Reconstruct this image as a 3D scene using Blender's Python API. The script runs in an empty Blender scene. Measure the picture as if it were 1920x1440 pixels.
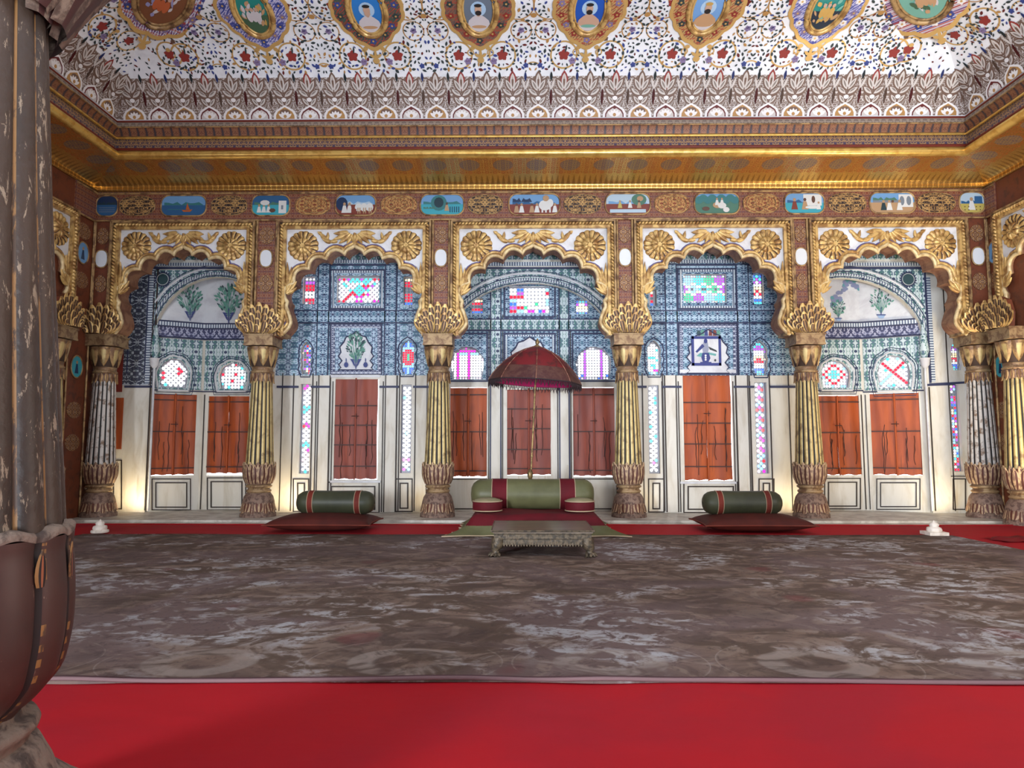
import bpy, math, random
from mathutils import Vector, Euler, geometry
R = math.radians
sc = bpy.context.scene
COL = sc.collection
rnd = random.Random(7)

# ---------------------------------------------------------------- camera
FPX = 1300.0
CAM = Vector((0.0, 0.0, 1.34))
ROT = Euler((R(90 + 5.01), 0, R(0.66)))
RM = ROT.to_matrix()
cd = bpy.data.cameras.new('camera'); co = bpy.data.objects.new('camera', cd); COL.objects.link(co)
co.location = CAM; co.rotation_euler = ROT
cd.sensor_width = 36; cd.lens = FPX * 36 / 1920; cd.clip_start = 0.05; cd.clip_end = 200
sc.camera = co

def ray(px, py): return RM @ Vector((px - 960, -(py - 720), -FPX))
def atY(px, py, Y):
    d = ray(px, py); return CAM + d * ((Y - CAM.y) / d.y)
def atX(px, py, X):
    d = ray(px, py); return CAM + d * ((X - CAM.x) / d.x)
def atZ(px, py, Z):
    d = ray(px, py); return CAM + d * ((Z - CAM.z) / d.z)

class Plane:
    """vertical plane: origin o, horizontal unit axis u, inward normal n"""
    def __init__(s, o, u):
        s.o = Vector((o[0], o[1], 0)); s.u = Vector((u[0], u[1], 0)).normalized()
        s.n = Vector((s.u.y, -s.u.x, 0))
    def px(s, x, y):
        d = ray(x, y); t = (s.o - CAM).dot(s.n) / d.dot(s.n); p = CAM + d * t
        return ((p - s.o).dot(s.u), p.z)
    def pt(s, a, z, off=0.0): 
        return s.o + s.u * a + s.n * off + Vector((0, 0, z))

# ---------------------------------------------------------------- shader builder
def c(r, g, b, k=1.0):
    f = lambda v: (v / 255 / 12.92 if v / 255 <= .04045 else ((v / 255 + .055) / 1.055) ** 2.4) * k
    return (f(r), f(g), f(b), 1)
class V:
    def __init__(s, g, k): s.g = g; s.k = k
    def m(s, op, o=None, o2=None): return s.g.math(op, s, o, o2)
    def __add__(s, o): return s.m('ADD', o)
    __radd__ = __add__
    def __sub__(s, o): return s.m('SUBTRACT', o)
    def __rsub__(s, o): return s.g.math('SUBTRACT', o, s)
    def __mul__(s, o): return s.m('MULTIPLY', o)
    __rmul__ = __mul__
    def __truediv__(s, o): return s.m('DIVIDE', o)
    def abs(s): return s.m('ABSOLUTE')
    def frac(s): return s.m('FRACT')
    def sin(s): return s.m('SINE')
    def gt(s, o): return s.m('GREATER_THAN', o)
    def lt(s, o): return s.m('LESS_THAN', o)
    def max(s, o): return s.m('MAXIMUM', o)
    def min(s, o): return s.m('MINIMUM', o)
    def floor(s): return s.m('FLOOR')
    def ss(s, a, b):
        n = s.g.nt.nodes.new('ShaderNodeMapRange'); n.interpolation_type = 'SMOOTHSTEP'
        s.g.put(n.inputs[0], s); n.inputs[1].default_value = a; n.inputs[2].default_value = b
        return V(s.g, n.outputs[0])
class G:
    def __init__(s, nt): s.nt = nt; s._uv = s._ob = None
    def put(s, inp, v):
        if isinstance(v, V): s.nt.links.new(v.k, inp)
        elif v is not None: inp.default_value = v
    def math(s, op, a, b=None, b2=None):
        n = s.nt.nodes.new('ShaderNodeMath'); n.operation = op
        s.put(n.inputs[0], a); s.put(n.inputs[1], b)
        if b2 is not None: s.put(n.inputs[2], b2)
        return V(s, n.outputs[0])
    def coords(s, which):
        t = s.nt.nodes.new('ShaderNodeTexCoord'); x = s.nt.nodes.new('ShaderNodeSeparateXYZ')
        s.nt.links.new(t.outputs[which], x.inputs[0])
        return [V(s, x.outputs[i]) for i in range(3)]
    def uv(s):
        if s._uv is None: s._uv = s.coords('UV')
        return s._uv[0], s._uv[1]
    def ob(s):
        if s._ob is None: s._ob = s.coords('Object')
        return s._ob
    def xyz(s, x, y, z=0.0):
        n = s.nt.nodes.new('ShaderNodeCombineXYZ')
        for i, v in enumerate((x, y, z)): s.put(n.inputs[i], v)
        return V(s, n.outputs[0])
    def noise(s, vec, scale, detail=2.0, dist=0.0, rough=.5):
        n = s.nt.nodes.new('ShaderNodeTexNoise'); s.put(n.inputs['Vector'], vec)
        n.inputs['Scale'].default_value = scale; n.inputs['Detail'].default_value = detail
        n.inputs['Distortion'].default_value = dist; n.inputs['Roughness'].default_value = rough
        return V(s, n.outputs[0])
    def vor(s, vec, scale, feat='F1', rand=1.0):
        n = s.nt.nodes.new('ShaderNodeTexVoronoi'); n.feature = feat; s.put(n.inputs['Vector'], vec)
        n.inputs['Scale'].default_value = scale; n.inputs['Randomness'].default_value = rand
        return V(s, n.outputs['Distance']), (V(s, n.outputs['Color']) if feat == 'F1' else None)
    def mix(s, f, a, b):
        n = s.nt.nodes.new('ShaderNodeMix'); n.data_type = 'RGBA'
        s.put(n.inputs[0], f); s.put(n.inputs[6], a); s.put(n.inputs[7], b)
        return V(s, n.outputs[2])
    def arab(s, u, v, pu, pv, scale, k, seed=0.0, detail=1.0):
        mu = ((u / pu).frac() - .5).abs() * pu
        mv = ((v / pv).frac() - .5).abs() * pv if pv else v
        n = s.noise(s.xyz(mu, mv, seed), scale, detail)
        return (n * k).sin()

MATS = {}
def mat(name, fn, rough=.6, metal=0.0, bump=None, spec=.5, trans=0.0):
    """fn(G) -> colour (V or rgba); bump: fn(G) -> height V, with strength"""
    if name in MATS: return MATS[name]
    m = bpy.data.materials.new(name); m.use_nodes = True; nt = m.node_tree
    b = nt.nodes['Principled BSDF']; g = G(nt)
    col = fn(g) if callable(fn) else fn
    g.put(b.inputs['Base Color'], col)
    g.put(b.inputs['Roughness'], rough(g) if callable(rough) else rough)
    g.put(b.inputs['Metallic'], metal(g) if callable(metal) else metal)
    b.inputs['Specular IOR Level'].default_value = spec
    if bump:
        n = nt.nodes.new('ShaderNodeBump'); n.inputs['Strength'].default_value = bump[1]
        n.inputs['Distance'].default_value = bump[2] if len(bump) > 2 else .01
        g.put(n.inputs['Height'], bump[0](g)); nt.links.new(n.outputs[0], b.inputs['Normal'])
    MATS[name] = m
    return m
def flat(name, col, rough=.6, metal=0.0):
    return mat(name, lambda g: col, rough, metal)
def worn(name, a, b, amt=.55, scale=9.0, rough=.6, metal=0.0, bump=.3):
    """two-tone weathered paint in object space"""
    def f(g):
        x, y, z = g.ob(); n = g.noise(g.xyz(x, y, z), scale, 5.0, .4, .65)
        return g.mix(n.ss(amt - .08, amt + .1), a, b)
    return mat(name, f, rough, metal, (lambda g: g.noise(g.xyz(*g.ob()), scale * 2, 4.0), bump, .02))
def glass(name, col):
    if name in MATS: return MATS[name]
    m = bpy.data.materials.new(name); m.use_nodes = True; nt = m.node_tree
    nt.nodes.remove(nt.nodes['Principled BSDF'])
    t = nt.nodes.new('ShaderNodeBsdfTransparent'); t.inputs[0].default_value = col
    gl = nt.nodes.new('ShaderNodeBsdfGlossy'); gl.inputs['Roughness'].default_value = .15
    mx = nt.nodes.new('ShaderNodeMixShader'); mx.inputs[0].default_value = .06
    nt.links.new(t.outputs[0], mx.inputs[1]); nt.links.new(gl.outputs[0], mx.inputs[2])
    nt.links.new(mx.outputs[0], nt.nodes['Material Output'].inputs[0])
    MATS[name] = m
    return m

# ---------------------------------------------------------------- mesh builder
class MB:
    def __init__(s): s.v = []; s.f = []; s.mi = []; s.uv = []; s.sm = []
    def add(s, pts, faces, m=0, uv=None, smooth=False):
        b = len(s.v); pts = [Vector(p) for p in pts]; s.v += pts
        s.uv += list(uv) if uv else [None] * len(pts)
        for k, f in enumerate(faces):
            s.f.append(tuple(b + i for i in f)); s.mi.append(m[k] if isinstance(m, list) else m); s.sm.append(smooth)
    def poly(s, pts, m=0): s.add(pts, [tuple(range(len(pts)))], m)
    def box(s, c0, c1, m=0):
        x0, y0, z0 = c0; x1, y1, z1 = c1
        p = [(x, y, z) for x in (x0, x1) for y in (y0, y1) for z in (z0, z1)]
        s.add(p, [(0, 1, 3, 2), (4, 6, 7, 5), (0, 4, 5, 1), (2, 3, 7, 6), (0, 2, 6, 4), (1, 5, 7, 3)], m)
    def grid(s, rows, m=0, closed=False, uvf=None, smooth=True, matf=None):
        nr = len(rows); nc = len(rows[0]); pts = [p for r in rows for p in r]; fs = []; ms = []
        for i in range(nr - 1):
            for j in range(nc if closed else nc - 1):
                k = (j + 1) % nc
                fs.append((i * nc + j, i * nc + k, (i + 1) * nc + k, (i + 1) * nc + j))
                ms.append(matf(i, j) if matf else m)
        s.add(pts, fs, ms, [uvf(i, j) for i in range(nr) for j in range(nc)] if uvf else None, smooth)
    def lathe(s, prof, n=32, ctr=(0, 0, 0), m=0, rf=None, cap=True, matf=None, smooth=True):
        """prof: [(r,z)], rf(angle,row)->radius factor"""
        rows = []
        for i, (r, z) in enumerate(prof):
            rows.append([(ctr[0] + r * (rf(2 * math.pi * j / n, i) if rf else 1) * math.cos(2 * math.pi * j / n),
                          ctr[1] + r * (rf(2 * math.pi * j / n, i) if rf else 1) * math.sin(2 * math.pi * j / n), ctr[2] + z) for j in range(n)])
        s.grid(rows, m, True, None, smooth, matf)
        if cap:
            for row, rev in ((rows[0], True), (rows[-1], False)):
                s.poly(row[::-1] if rev else row, m)
    def prism(s, pl, pts, o0, o1, m=0, side=None):
        """2D polygon (u,z) on a plane, extruded from offset o0 (back) to o1 (front)"""
        tris = geometry.tessellate_polygon([[Vector((a, b, 0)) for a, b in pts]])
        n = len(pts)
        A = [pl.pt(a, b, o1) for a, b in pts]; B = [pl.pt(a, b, o0) for a, b in pts]
        area = sum(pts[i][0] * pts[(i + 1) % n][1] - pts[(i + 1) % n][0] * pts[i][1] for i in range(n))
        fs = [tuple(t) for t in tris]
        def orient(t):
            q = [pts[i] for i in t]; a = (q[1][0] - q[0][0]) * (q[2][1] - q[0][1]) - (q[2][0] - q[0][0]) * (q[1][1] - q[0][1])
            return t if a > 0 else t[::-1]
        s.add(A, [orient(t) for t in fs], m, pts)
        if o0 != o1:
            s.add(B, [orient(t)[::-1] for t in fs], m)
            for i in range(n):
                j = (i + 1) % n
                q = [B[i], B[j], A[j], A[i]]
                s.add(q if area > 0 else q[::-1], [(0, 1, 2, 3)], m if side is None else side)
    def rect(s, pl, a0, z0, a1, z1, o0, o1, m=0):
        s.prism(pl, [(a0, z0), (a1, z0), (a1, z1), (a0, z1)], o0, o1, m)
    def tube(s, pts, r, n=6, m=0, closed=False, sq=1.0, up=None):
        pts = [Vector(p) for p in pts]; rows = []; N = len(pts)
        rr = r if isinstance(r, (list, tuple)) else [r] * N
        for i, p in enumerate(pts):
            a = pts[(i - 1) % N] if (closed or i) else pts[0]; b = pts[(i + 1) % N] if (closed or i < N - 1) else pts[-1]
            t = (b - a)
            if t.length < 1e-9: t = Vector((0, 0, 1))
            t.normalize(); k = Vector(up) if up else (Vector((0, 1, 0)) if abs(t.y) < .9 else Vector((1, 0, 0)))
            x = t.cross(k).normalized(); y = x.cross(t)
            rows.append([p + x * rr[i] * math.cos(2 * math.pi * q / n) + y * rr[i] * sq * math.sin(2 * math.pi * q / n) for q in range(n)])
        if closed: rows.append(rows[0])
        s.grid(rows, m, True)
        if not closed:
            s.poly(rows[0], m); s.poly(rows[-1][::-1], m)
    def leaf(s, base, d, nrm, L, W, bump=.04, lift=0.0, curl=0.0, m=(0, 1), tip=1.0, nt_=6, wf=None):
        """pointed leaf with raised rim colours: base point, direction d, surface normal nrm"""
        d = Vector(d).normalized(); nrm = Vector(nrm).normalized(); w = d.cross(nrm).normalized(); base = Vector(base)
        cols = (-1, -.62, -.2, .2, .62, 1); rows = []
        for i in range(nt_ + 1):
            t = i / nt_; ww = (wf(t) if wf else (math.sin(math.pi * min(1, .16 + .84 * t)) ** .8 * (1 - .25 * t))) * W / 2
            rows.append([base + d * (L * t) + w * (q * ww) + nrm * (lift + bump * (1 - q * q) * (1 - .5 * t) + curl * t * t + (0.25 * bump if abs(q) == .62 else 0)) for q in cols])
        s.grid(rows, 0, False, None, True, lambda i, j: m[0] if j in (0, 4) or i == nt_ - 1 else (m[1] if j in (1, 3) else m[-1]))
    def obj(s, name, mats, parent=None, local=False, link=True):
        me = bpy.data.meshes.new(name)
        off = Vector((0, 0, 0))
        if parent is not None and not local:
            p = parent
            while p is not None: off += p.location; p = p.parent
        me.from_pydata([tuple(v - off) for v in s.v], [], s.f)
        for m in (mats if isinstance(mats, (list, tuple)) else [mats]): me.materials.append(m)
        uvl = me.uv_layers.new(name='UVMap')
        vi = [0] * len(me.loops); me.loops.foreach_get('vertex_index', vi)
        buf = []
        for i in vi:
            u = s.uv[i]
            if u is None: v = s.v[i]; u = (v.x + v.y, v.z)
            buf += [u[0], u[1]]
        uvl.data.foreach_set('uv', buf)
        me.polygons.foreach_set('material_index', s.mi); me.polygons.foreach_set('use_smooth', s.sm)
        me.update()
        o = bpy.data.objects.new(name, me); COL.objects.link(o)
        if parent is not None: o.parent = parent
        return o

def tag(o, label=None, cat=None, group=None, kind=None):
    if label: o['label'] = label
    if cat: o['category'] = cat
    if group: o['group'] = group
    if kind: o['kind'] = kind
    return o
def empty(name, loc, label=None, cat=None, group=None, kind=None):
    o = bpy.data.objects.new(name, None); COL.objects.link(o); o.location = loc; o.empty_display_size = .1
    return tag(o, label, cat, group, kind)
def S(o): return tag(o, kind='structure')
def copy_tree(o, parent=None):
    n = o.copy(); COL.objects.link(n); n.parent = parent
    for ch in [x for x in COL.objects if x.parent == o]: copy_tree(ch, n)
    return n
def curve_plate(pl, outline, holes, off0, off1, mb, m=0):
    cu = bpy.data.curves.new('t', 'CURVE'); cu.dimensions = '2D'; cu.fill_mode = 'BOTH'; cu.extrude = abs(off1 - off0) / 2
    for ring in [outline] + holes:
        sp = cu.splines.new('POLY'); sp.points.add(len(ring) - 1); sp.use_cyclic_u = True
        for i, (a, b) in enumerate(ring): sp.points[i].co = (a, b, 0, 1)
    ob = bpy.data.objects.new('t', cu); me = ob.to_mesh()
    mid = (off0 + off1) / 2
    mb.add([pl.pt(v.co.x, v.co.y, mid + v.co.z) for v in me.vertices], [tuple(p.vertices) for p in me.polygons], m, [(v.co.x, v.co.y) for v in me.vertices])
    ob.to_mesh_clear(); bpy.data.objects.remove(ob); bpy.data.curves.remove(cu)
def ell(cx, cy, rx, ry, n=24, a0=0.0, pw=1.0):
    out = []
    for i in range(n):
        t = a0 + 2 * math.pi * i / n; cs, sn = math.cos(t), math.sin(t)
        out.append((cx + rx * math.copysign(abs(cs) ** pw, cs), cy + ry * math.copysign(abs(sn) ** pw, sn)))
    return out
def catmull(pts, n=6):
    out = []
    for i in range(len(pts) - 1):
        p0 = pts[max(0, i - 1)]; p1 = pts[i]; p2 = pts[i + 1]; p3 = pts[min(len(pts) - 1, i + 2)]
        for k in range(n):
            t = k / n
            out.append(tuple(.5 * ((2 * b) + (c_ - a) * t + (2 * a - 5 * b + 4 * c_ - d) * t * t + (-a + 3 * b - 3 * c_ + d) * t ** 3) for a, b, c_, d in zip(p0, p1, p2, p3)))
    out.append(tuple(pts[-1])); return out
# ---------------------------------------------------------------- materials
def gold_col(a, b, sc_=7.0, lo=.42, hi=.62):
    def f(g):
        n = g.noise(g.xyz(*g.ob()), sc_, 5.0, .3, .6)
        return g.mix(n.ss(lo, hi), a, b)
    return f
bmp = lambda s: (lambda g: g.noise(g.xyz(*g.ob()), s, 4.0))
GOLD = mat('gold_leaf', gold_col(c(218, 182, 116), c(158, 118, 70)), .38, .35, (bmp(30), .25, .01))
GOLDB = mat('bright_gold', gold_col(c(238, 200, 112), c(214, 168, 86)), .3, .7, (bmp(24), .2, .01))
GOLDD = mat('antique_gold', gold_col(c(180, 146, 98), c(112, 82, 56)), .48, .25, (bmp(40), .4, .01))
PALEG = mat('pale_gold', gold_col(c(226, 204, 156), c(188, 156, 108)), .45, .2, (bmp(40), .3, .01))
BLACK = flat('black_paint', c(26, 22, 22), .6)
GROOVE = flat('dark_groove', c(62, 42, 30), .7)
BROWN = worn('red_brown_paint', c(112, 58, 36), c(86, 48, 34), .55, 6, .55)
SOFFIT = worn('brown_soffit_paint', c(150, 108, 78), c(118, 76, 54), .5, 5, .6)
WHITE = worn('white_plaster', c(226, 226, 228), c(206, 204, 204), .55, 3, .7, 0, .1)
def cream_f(g):
    x, y, z = g.ob(); n = g.noise(g.xyz(x * 2, y * 2, z * .5), 2.2, 5.0, .5, .6)
    a = g.mix(n.ss(.42, .72), c(222, 218, 208), c(200, 192, 176))
    st = g.noise(g.xyz(x * 7, y * 7, z * .6), 1.6, 3.0).ss(.60, .80) * z.lt(.9)
    return g.mix(st * .5, a, c(172, 148, 98))
CREAM = mat('cream_plaster', cream_f, .62)
LPURP = flat('purple_outline', c(92, 84, 140), .6)
MARBLE = worn('old_marble', c(206, 200, 188), c(168, 158, 146), .5, 3, .4)
LINE = flat('dark_line_paint', c(52, 42, 38), .6)
NAVY = flat('navy_line_paint', c(48, 54, 86), .6)

def tile(name, bg, fg, fg2, pu, pv, scale, k, thr=.1, seed=0.0, rough=.55, metal=0.0, dots=None):
    """bilaterally mirrored scroll ornament in wall units"""
    def f(g):
        u, v = g.uv()
        a = g.arab(u, v, pu, pv, scale, k, seed)
        b = g.arab(u, v, pu, pv, scale * 1.7, k * .8, seed + 5.0)
        col = g.mix(a.ss(thr - .15, thr + .15), bg, fg)
        col = g.mix(b.ss(.75, .9), col, fg2)
        if dots:
            du = ((u / pu).frac() - .5); dv = ((v / dots[1]).frac() - .5)
            r = (du * du * (pu * pu) + dv * dv * (dots[1] ** 2))
            col = g.mix(r.lt(dots[0] ** 2), col, dots[2])
        return col
    return mat(name, f, rough, metal)
LAT = tile('blue_scroll_tilework', c(182, 204, 222), c(74, 94, 130), c(80, 140, 150), .24, .22, 13, 26, .15)
LAT2 = tile('fine_blue_tilework', c(178, 200, 218), c(62, 80, 120), c(92, 150, 166), .18, .17, 18, 24, .15, 3.0, dots=(.022, .2, c(46, 56, 92)))
LATD = tile('dark_indigo_tilework', c(176, 184, 192), c(52, 54, 76), c(84, 92, 100), .36, .42, 8, 30, -.1, 9.0)
LATG = tile('green_blue_floral_tilework', c(198, 212, 216), c(86, 110, 130), c(70, 128, 116), .3, .34, 8, 20, .35, 14.0, dots=(.03, .34, c(52, 62, 96)))
NBORD = tile('navy_beaded_border', c(60, 68, 104), c(176, 184, 204), c(52, 58, 92), .09, .09, 20, 14, .3, 2.0, dots=(.02, .09, c(196, 202, 214)))
NFRZ = tile('navy_floral_frieze', c(56, 60, 98), c(172, 174, 196), c(120, 124, 160), .26, .0, 8, 24, .35, 21.0)
BEAD = mat('blue_white_bead_border', lambda g: g.mix((((g.uv()[0] / .05).frac() - .5).abs() - .28).ss(-.05, .05) * (((g.uv()[1] / .05).frac() - .5).abs()).lt(.5), c(206, 214, 220), c(72, 88, 118)), .55)
BEADV = mat('blue_white_bead_column', lambda g: g.mix((((g.uv()[1] / .05).frac() - .5).abs() - .28).ss(-.05, .05), c(206, 214, 220), c(72, 88, 118)), .55)
LUNW = worn('white_niche_plaster', c(218, 220, 224), c(200, 200, 206), .5, 2, .7, 0, .1)

ARB1 = tile('gilt_scroll_on_red', c(128, 60, 40), c(198, 154, 92), c(176, 132, 80), .24, .30, 12, 30, .25, 31.0, .5, .2)
ARB2 = tile('gilt_scroll_on_black', c(46, 38, 42), c(190, 152, 96), c(150, 112, 70), .26, .30, 11, 30, .15, 37.0, .5, .2)
ARB3 = tile('gilt_scroll_on_brown', c(104, 66, 46), c(176, 136, 88), c(110, 100, 110), .16, .16, 18, 26, .3, 41.0, .5, .2)
REDSC = tile('red_ground_scrolls', c(122, 62, 42), c(158, 108, 68), c(70, 74, 96), .1, .1, 22, 22, .35, 43.0, .5, .1)

# cornice bands (u along, v up the profile, metres)
def cove_parts(g):
    u, v = g.uv()
    du = ((u / .60).frac() - .5) * .60; dv = v - .70
    med = 1 - (du * du * 1.2 + dv * dv).ss(.032, .045)
    a = g.arab(u, v, .15, .15, 24, 28, 1.0)
    ring = ((du * du * 1.2 + dv * dv) * 420).sin().gt(.2) * med
    low = v.lt(.40); teeth = ((((u / .10).frac() - .5).abs() * 2) - v * 2.6).gt(0) * v.lt(.36)
    fil = (a + .25).ss(-.12, .12)
    gold = (fil * (1 - med * .55)).max(low * .9)
    return u, v, med, fil, teeth, gold
def cove_f(g):
    u, v, med, fil, teeth, gold = cove_parts(g)
    base = g.mix(med, c(158, 84, 40), c(98, 78, 84))
    base = g.mix(gold * .85, base, c(238, 196, 108))
    return g.mix(teeth * .55, base, c(128, 84, 44))
COVEG = mat('gilded_cove_paint', cove_f, .27, lambda g: cove_parts(g)[5] * .75 + .1, (lambda g: cove_parts(g)[3], .2, .01))
TONG = mat('brown_tongue_band', lambda g: g.mix((((g.uv()[0] / .15).frac() - .5).abs() - .36 - g.uv()[1] * .25).ss(-.04, .04), g.mix(g.arab(g.uv()[0], g.uv()[1], .15, 0, 20, 30).ss(0, .3), c(116, 72, 54), c(146, 100, 68)), c(66, 54, 58)), .5, .2)
BLUEB = tile('indigo_gilt_band', c(72, 62, 88), c(168, 132, 92), c(120, 92, 70), .16, 0, 16, 26, .1, 51.0, .5, .15)
GREYB = tile('grey_bead_band', c(112, 96, 88), c(156, 140, 124), c(84, 76, 84), .12, 0, 18, 26, .1, 55.0, .5, .1)
REDL = flat('dark_red_line', c(112, 38, 24), .5)

# vaulted ceiling
CEILW = worn('ceiling_white_ground', c(236, 238, 242), c(220, 222, 226), .55, 1.5, .42, 0, .05)
LACE = tile('grey_brown_leaf_lace', c(200, 192, 188), c(118, 98, 88), c(122, 100, 82), .223, 0, 16, 24, -.35, 61.0)
MOTIF = [flat('ornament_gold', c(206, 168, 104), .4, .3), flat('ornament_dark_green', c(44, 56, 58), .6), flat('ornament_red', c(140, 48, 42), .6),
         flat('ornament_blue', c(52, 68, 134), .6), flat('ornament_white', c(232, 228, 226), .5), flat('ornament_brown', c(110, 84, 70), .6),
         flat('ornament_lilac', c(128, 112, 150), .6), flat('ornament_ochre', c(176, 132, 76), .5), flat('ornament_grey', c(130, 118, 110), .6), flat('ornament_maroon', c(96, 26, 24), .6), flat('ornament_dull_white', c(202, 194, 188), .6)]
mGOLD, mGRN, mRED, mBLU, mWHT, mBRN, mLIL, mOCH, mGRY, mMAR, mCRM = range(11)

# floor coverings and textiles
def carpet_f(g):
    x, y, z = g.ob()
    big = g.noise(g.xyz(x, y * 1.3, 2.0), .55, 3.0, .6, .5); big2 = g.noise(g.xyz(x, y * 1.2, 9.0), .8, 4.0, .8, .55)
    mid = g.noise(g.xyz(x, y * 1.3, 4.0), 2.6, 4.0, 1.4, .6); fine = g.noise(g.xyz(x, y, 6.0), 11, 4.0, .6, .7)
    wob = g.noise(g.xyz(x, y, 1.0), 1.5, 2.0)
    d, _ = g.vor(g.xyz(x + wob * .5, y + wob * .4, 0), 1.15, 'F1', .8)
    col_ = g.mix(mid.ss(.40, .60), c(84, 68, 58), c(116, 96, 84))
    col_ = g.mix(big.ss(.44, .60) * .8, col_, c(106, 88, 86))
    ring = ((d * 30).sin()).ss(.35, .75)
    col_ = g.mix(ring * mid.ss(.45, .55) * .5, col_, c(134, 116, 104))
    col_ = g.mix((1 - d.ss(.12, .2)) * .6, col_, c(104, 54, 54))
    lt = big2.ss(.47, .62); pt = mid.ss(.46, .56) * fine.ss(.38, .56)
    col_ = g.mix(lt * pt * .8, col_, c(170, 170, 172))
    col_ = g.mix((1 - big2.ss(.36, .48)) * .45, col_, c(66, 52, 50))
    col_ = g.mix((1 - fine.ss(.36, .46)) * .45, col_, c(60, 48, 48))
    m = ((x / 1.25).frac() - .5) * 1.25; r = (m * m + (y + 2.85) * (y + 2.85) * 1.6)
    rg = ((r * 20).sin()).ss(.5, .8) * r.lt(.36)
    col_ = g.mix(rg * mid.ss(.35, .55) * .5, col_, c(148, 136, 128))
    return col_
CARPET = mat('worn_carpet_weave', carpet_f, .8, 0, (lambda g: g.noise(g.xyz(g.ob()[0], g.ob()[1], 0), 14, 4.0), .35, .01), .2)
REDC = mat('red_floor_cloth', lambda g: g.mix(g.noise(g.xyz(g.ob()[0], g.ob()[1], 0), .9, 4.0).ss(.4, .68), c(168, 15, 27), c(156, 19, 34)), .8, 0, (lambda g: g.noise(g.xyz(g.ob()[0] * .5, g.ob()[1] * 1.2, 0), 3, 3.0), .25, .03), .2)
def cloth(name, a, b, rough=.75):
    return mat(name, lambda g: g.mix(g.noise(g.xyz(*g.ob()), 3, 4.0).ss(.35, .7), a, b), rough, 0, (lambda g: g.noise(g.xyz(*g.ob()), 90, 2.0), .2, .004), .3)
OLIVE = cloth('olive_silk', c(100, 100, 68), c(84, 84, 56), .42)
OLIVED = cloth('dark_olive_silk', c(64, 66, 48), c(52, 54, 40), .45)
MAROON = cloth('maroon_velvet', c(94, 10, 24), c(80, 8, 20))
RUST = cloth('rust_cushion_cloth', c(80, 28, 20), c(66, 22, 17))
PIPE = flat('beige_piping', c(172, 152, 124), .6)
def shut(name, a, b):
    def f(g):
        x, y, z = g.ob(); n = g.noise(g.xyz(x * 3, y * 3, z * .5), 2, 5.0, .4)
        pl_ = g.noise(g.xyz(x * 16, y * 16, z * .9), 1.2, 3.0)
        return g.mix(pl_.ss(.62, .72) * .5, g.mix(n.ss(.35, .65), a, b), c(74, 30, 20))
    return mat(name, f, .55, 0, (bmp(12), .2, .01))
SHUT = [shut('orange_shutter_paint', c(178, 80, 24), c(150, 64, 22)), shut('brick_red_shutter_paint', c(146, 68, 48), c(122, 54, 42)), shut('dark_orange_shutter_paint', c(172, 76, 22), c(138, 58, 20))]
IRON = flat('dark_iron_band', c(62, 30, 24), .6)
SILVER = worn('tarnished_silver', c(98, 84, 66), c(58, 50, 40), .5, 18, .5, .3)
SILVT = mat('polished_table_top', lambda g: g.mix(g.noise(g.xyz(*g.ob()), 4, 4.0).ss(.4, .7), c(98, 86, 76), c(120, 104, 88)), .28, .55)
UMB = worn('maroon_umbrella_velvet', c(112, 20, 30), c(72, 24, 28), .52, 5, .6)
UMBD = worn('dark_tarnished_border', c(70, 34, 34), c(88, 56, 48), .5, 8, .55)
MAGENTA = flat('magenta_lining', c(178, 20, 96), .6)
GL = {'W': glass('clear_white_glass', (1, 1, 1, 1)), 'R': glass('red_glass', (.62, .012, .03, 1)), 'B': glass('blue_glass', (.03, .1, .62, 1)), 'T': glass('turquoise_glass', (.06, .55, .6, 1)),
      'P': glass('violet_glass', (.26, .05, .42, 1)), 'M': glass('magenta_glass', (.55, .02, .28, 1)), 'K': glass('pale_pink_glass', (.85, .5, .62, 1)), 'C': glass('sky_blue_glass', (.2, .5, .85, 1)),
      'G': glass('green_glass', (.04, .35, .16, 1)), 'Y': glass('amber_glass', (.85, .6, .28, 1)), 'D': glass('smoky_glass', (.05, .06, .07, 1))}
GLK = list(GL)
# ---------------------------------------------------------------- layout
YA = 12.6                      # front face of the arcade
XL = atY(178, 400, YA).x; XR = atY(1849, 400, YA).x
AR = Plane((0, YA), (1, 0))    # arcade face
YB = 13.5                      # back wall face
BW = Plane((0, YB), (1, 0))
LW = Plane((XL, 0), (0, 1)); RW = Plane((XR, 0), (0, -1))
LEDGE = .04; YF = -9.0
zY = lambda py, Y: atY(975, py, Y).z

# floor, ledge, shell walls
m = MB(); m.box((XL - .5, YF - .3, -.2), (XR + .5, 15.2, 0)); S(m.obj('floor', MARBLE))
m = MB(); m.box((XL + .002, 12.12, 0.0), (XR - .002, 15.0, LEDGE)); S(m.obj('trim_1', MARBLE))
HT = 9.0
m = MB(); m.box((XL - .3, YF, 0), (XL, YA + .2, HT)); S(m.obj('wall_left', BROWN))
m = MB(); m.box((XR, YF, 0), (XR + .3, YA + .2, HT)); S(m.obj('wall_right', BROWN))
# wall behind the camera with three open doorways
fw = Plane((0, YF), (-1, 0)); m = MB()
curve_plate(fw, [(-XR - .3, 0), (-XL + .3, 0), (-XL + .3, HT), (-XR - .3, HT)],
            [[(a, .01), (a + 2.6, .01), (a + 2.6, 4.2), (a, 4.2)] for a in (-6.9, -1.7, 3.8)], -.3, 0, m)
S(m.obj('wall_front', WHITE))

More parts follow.
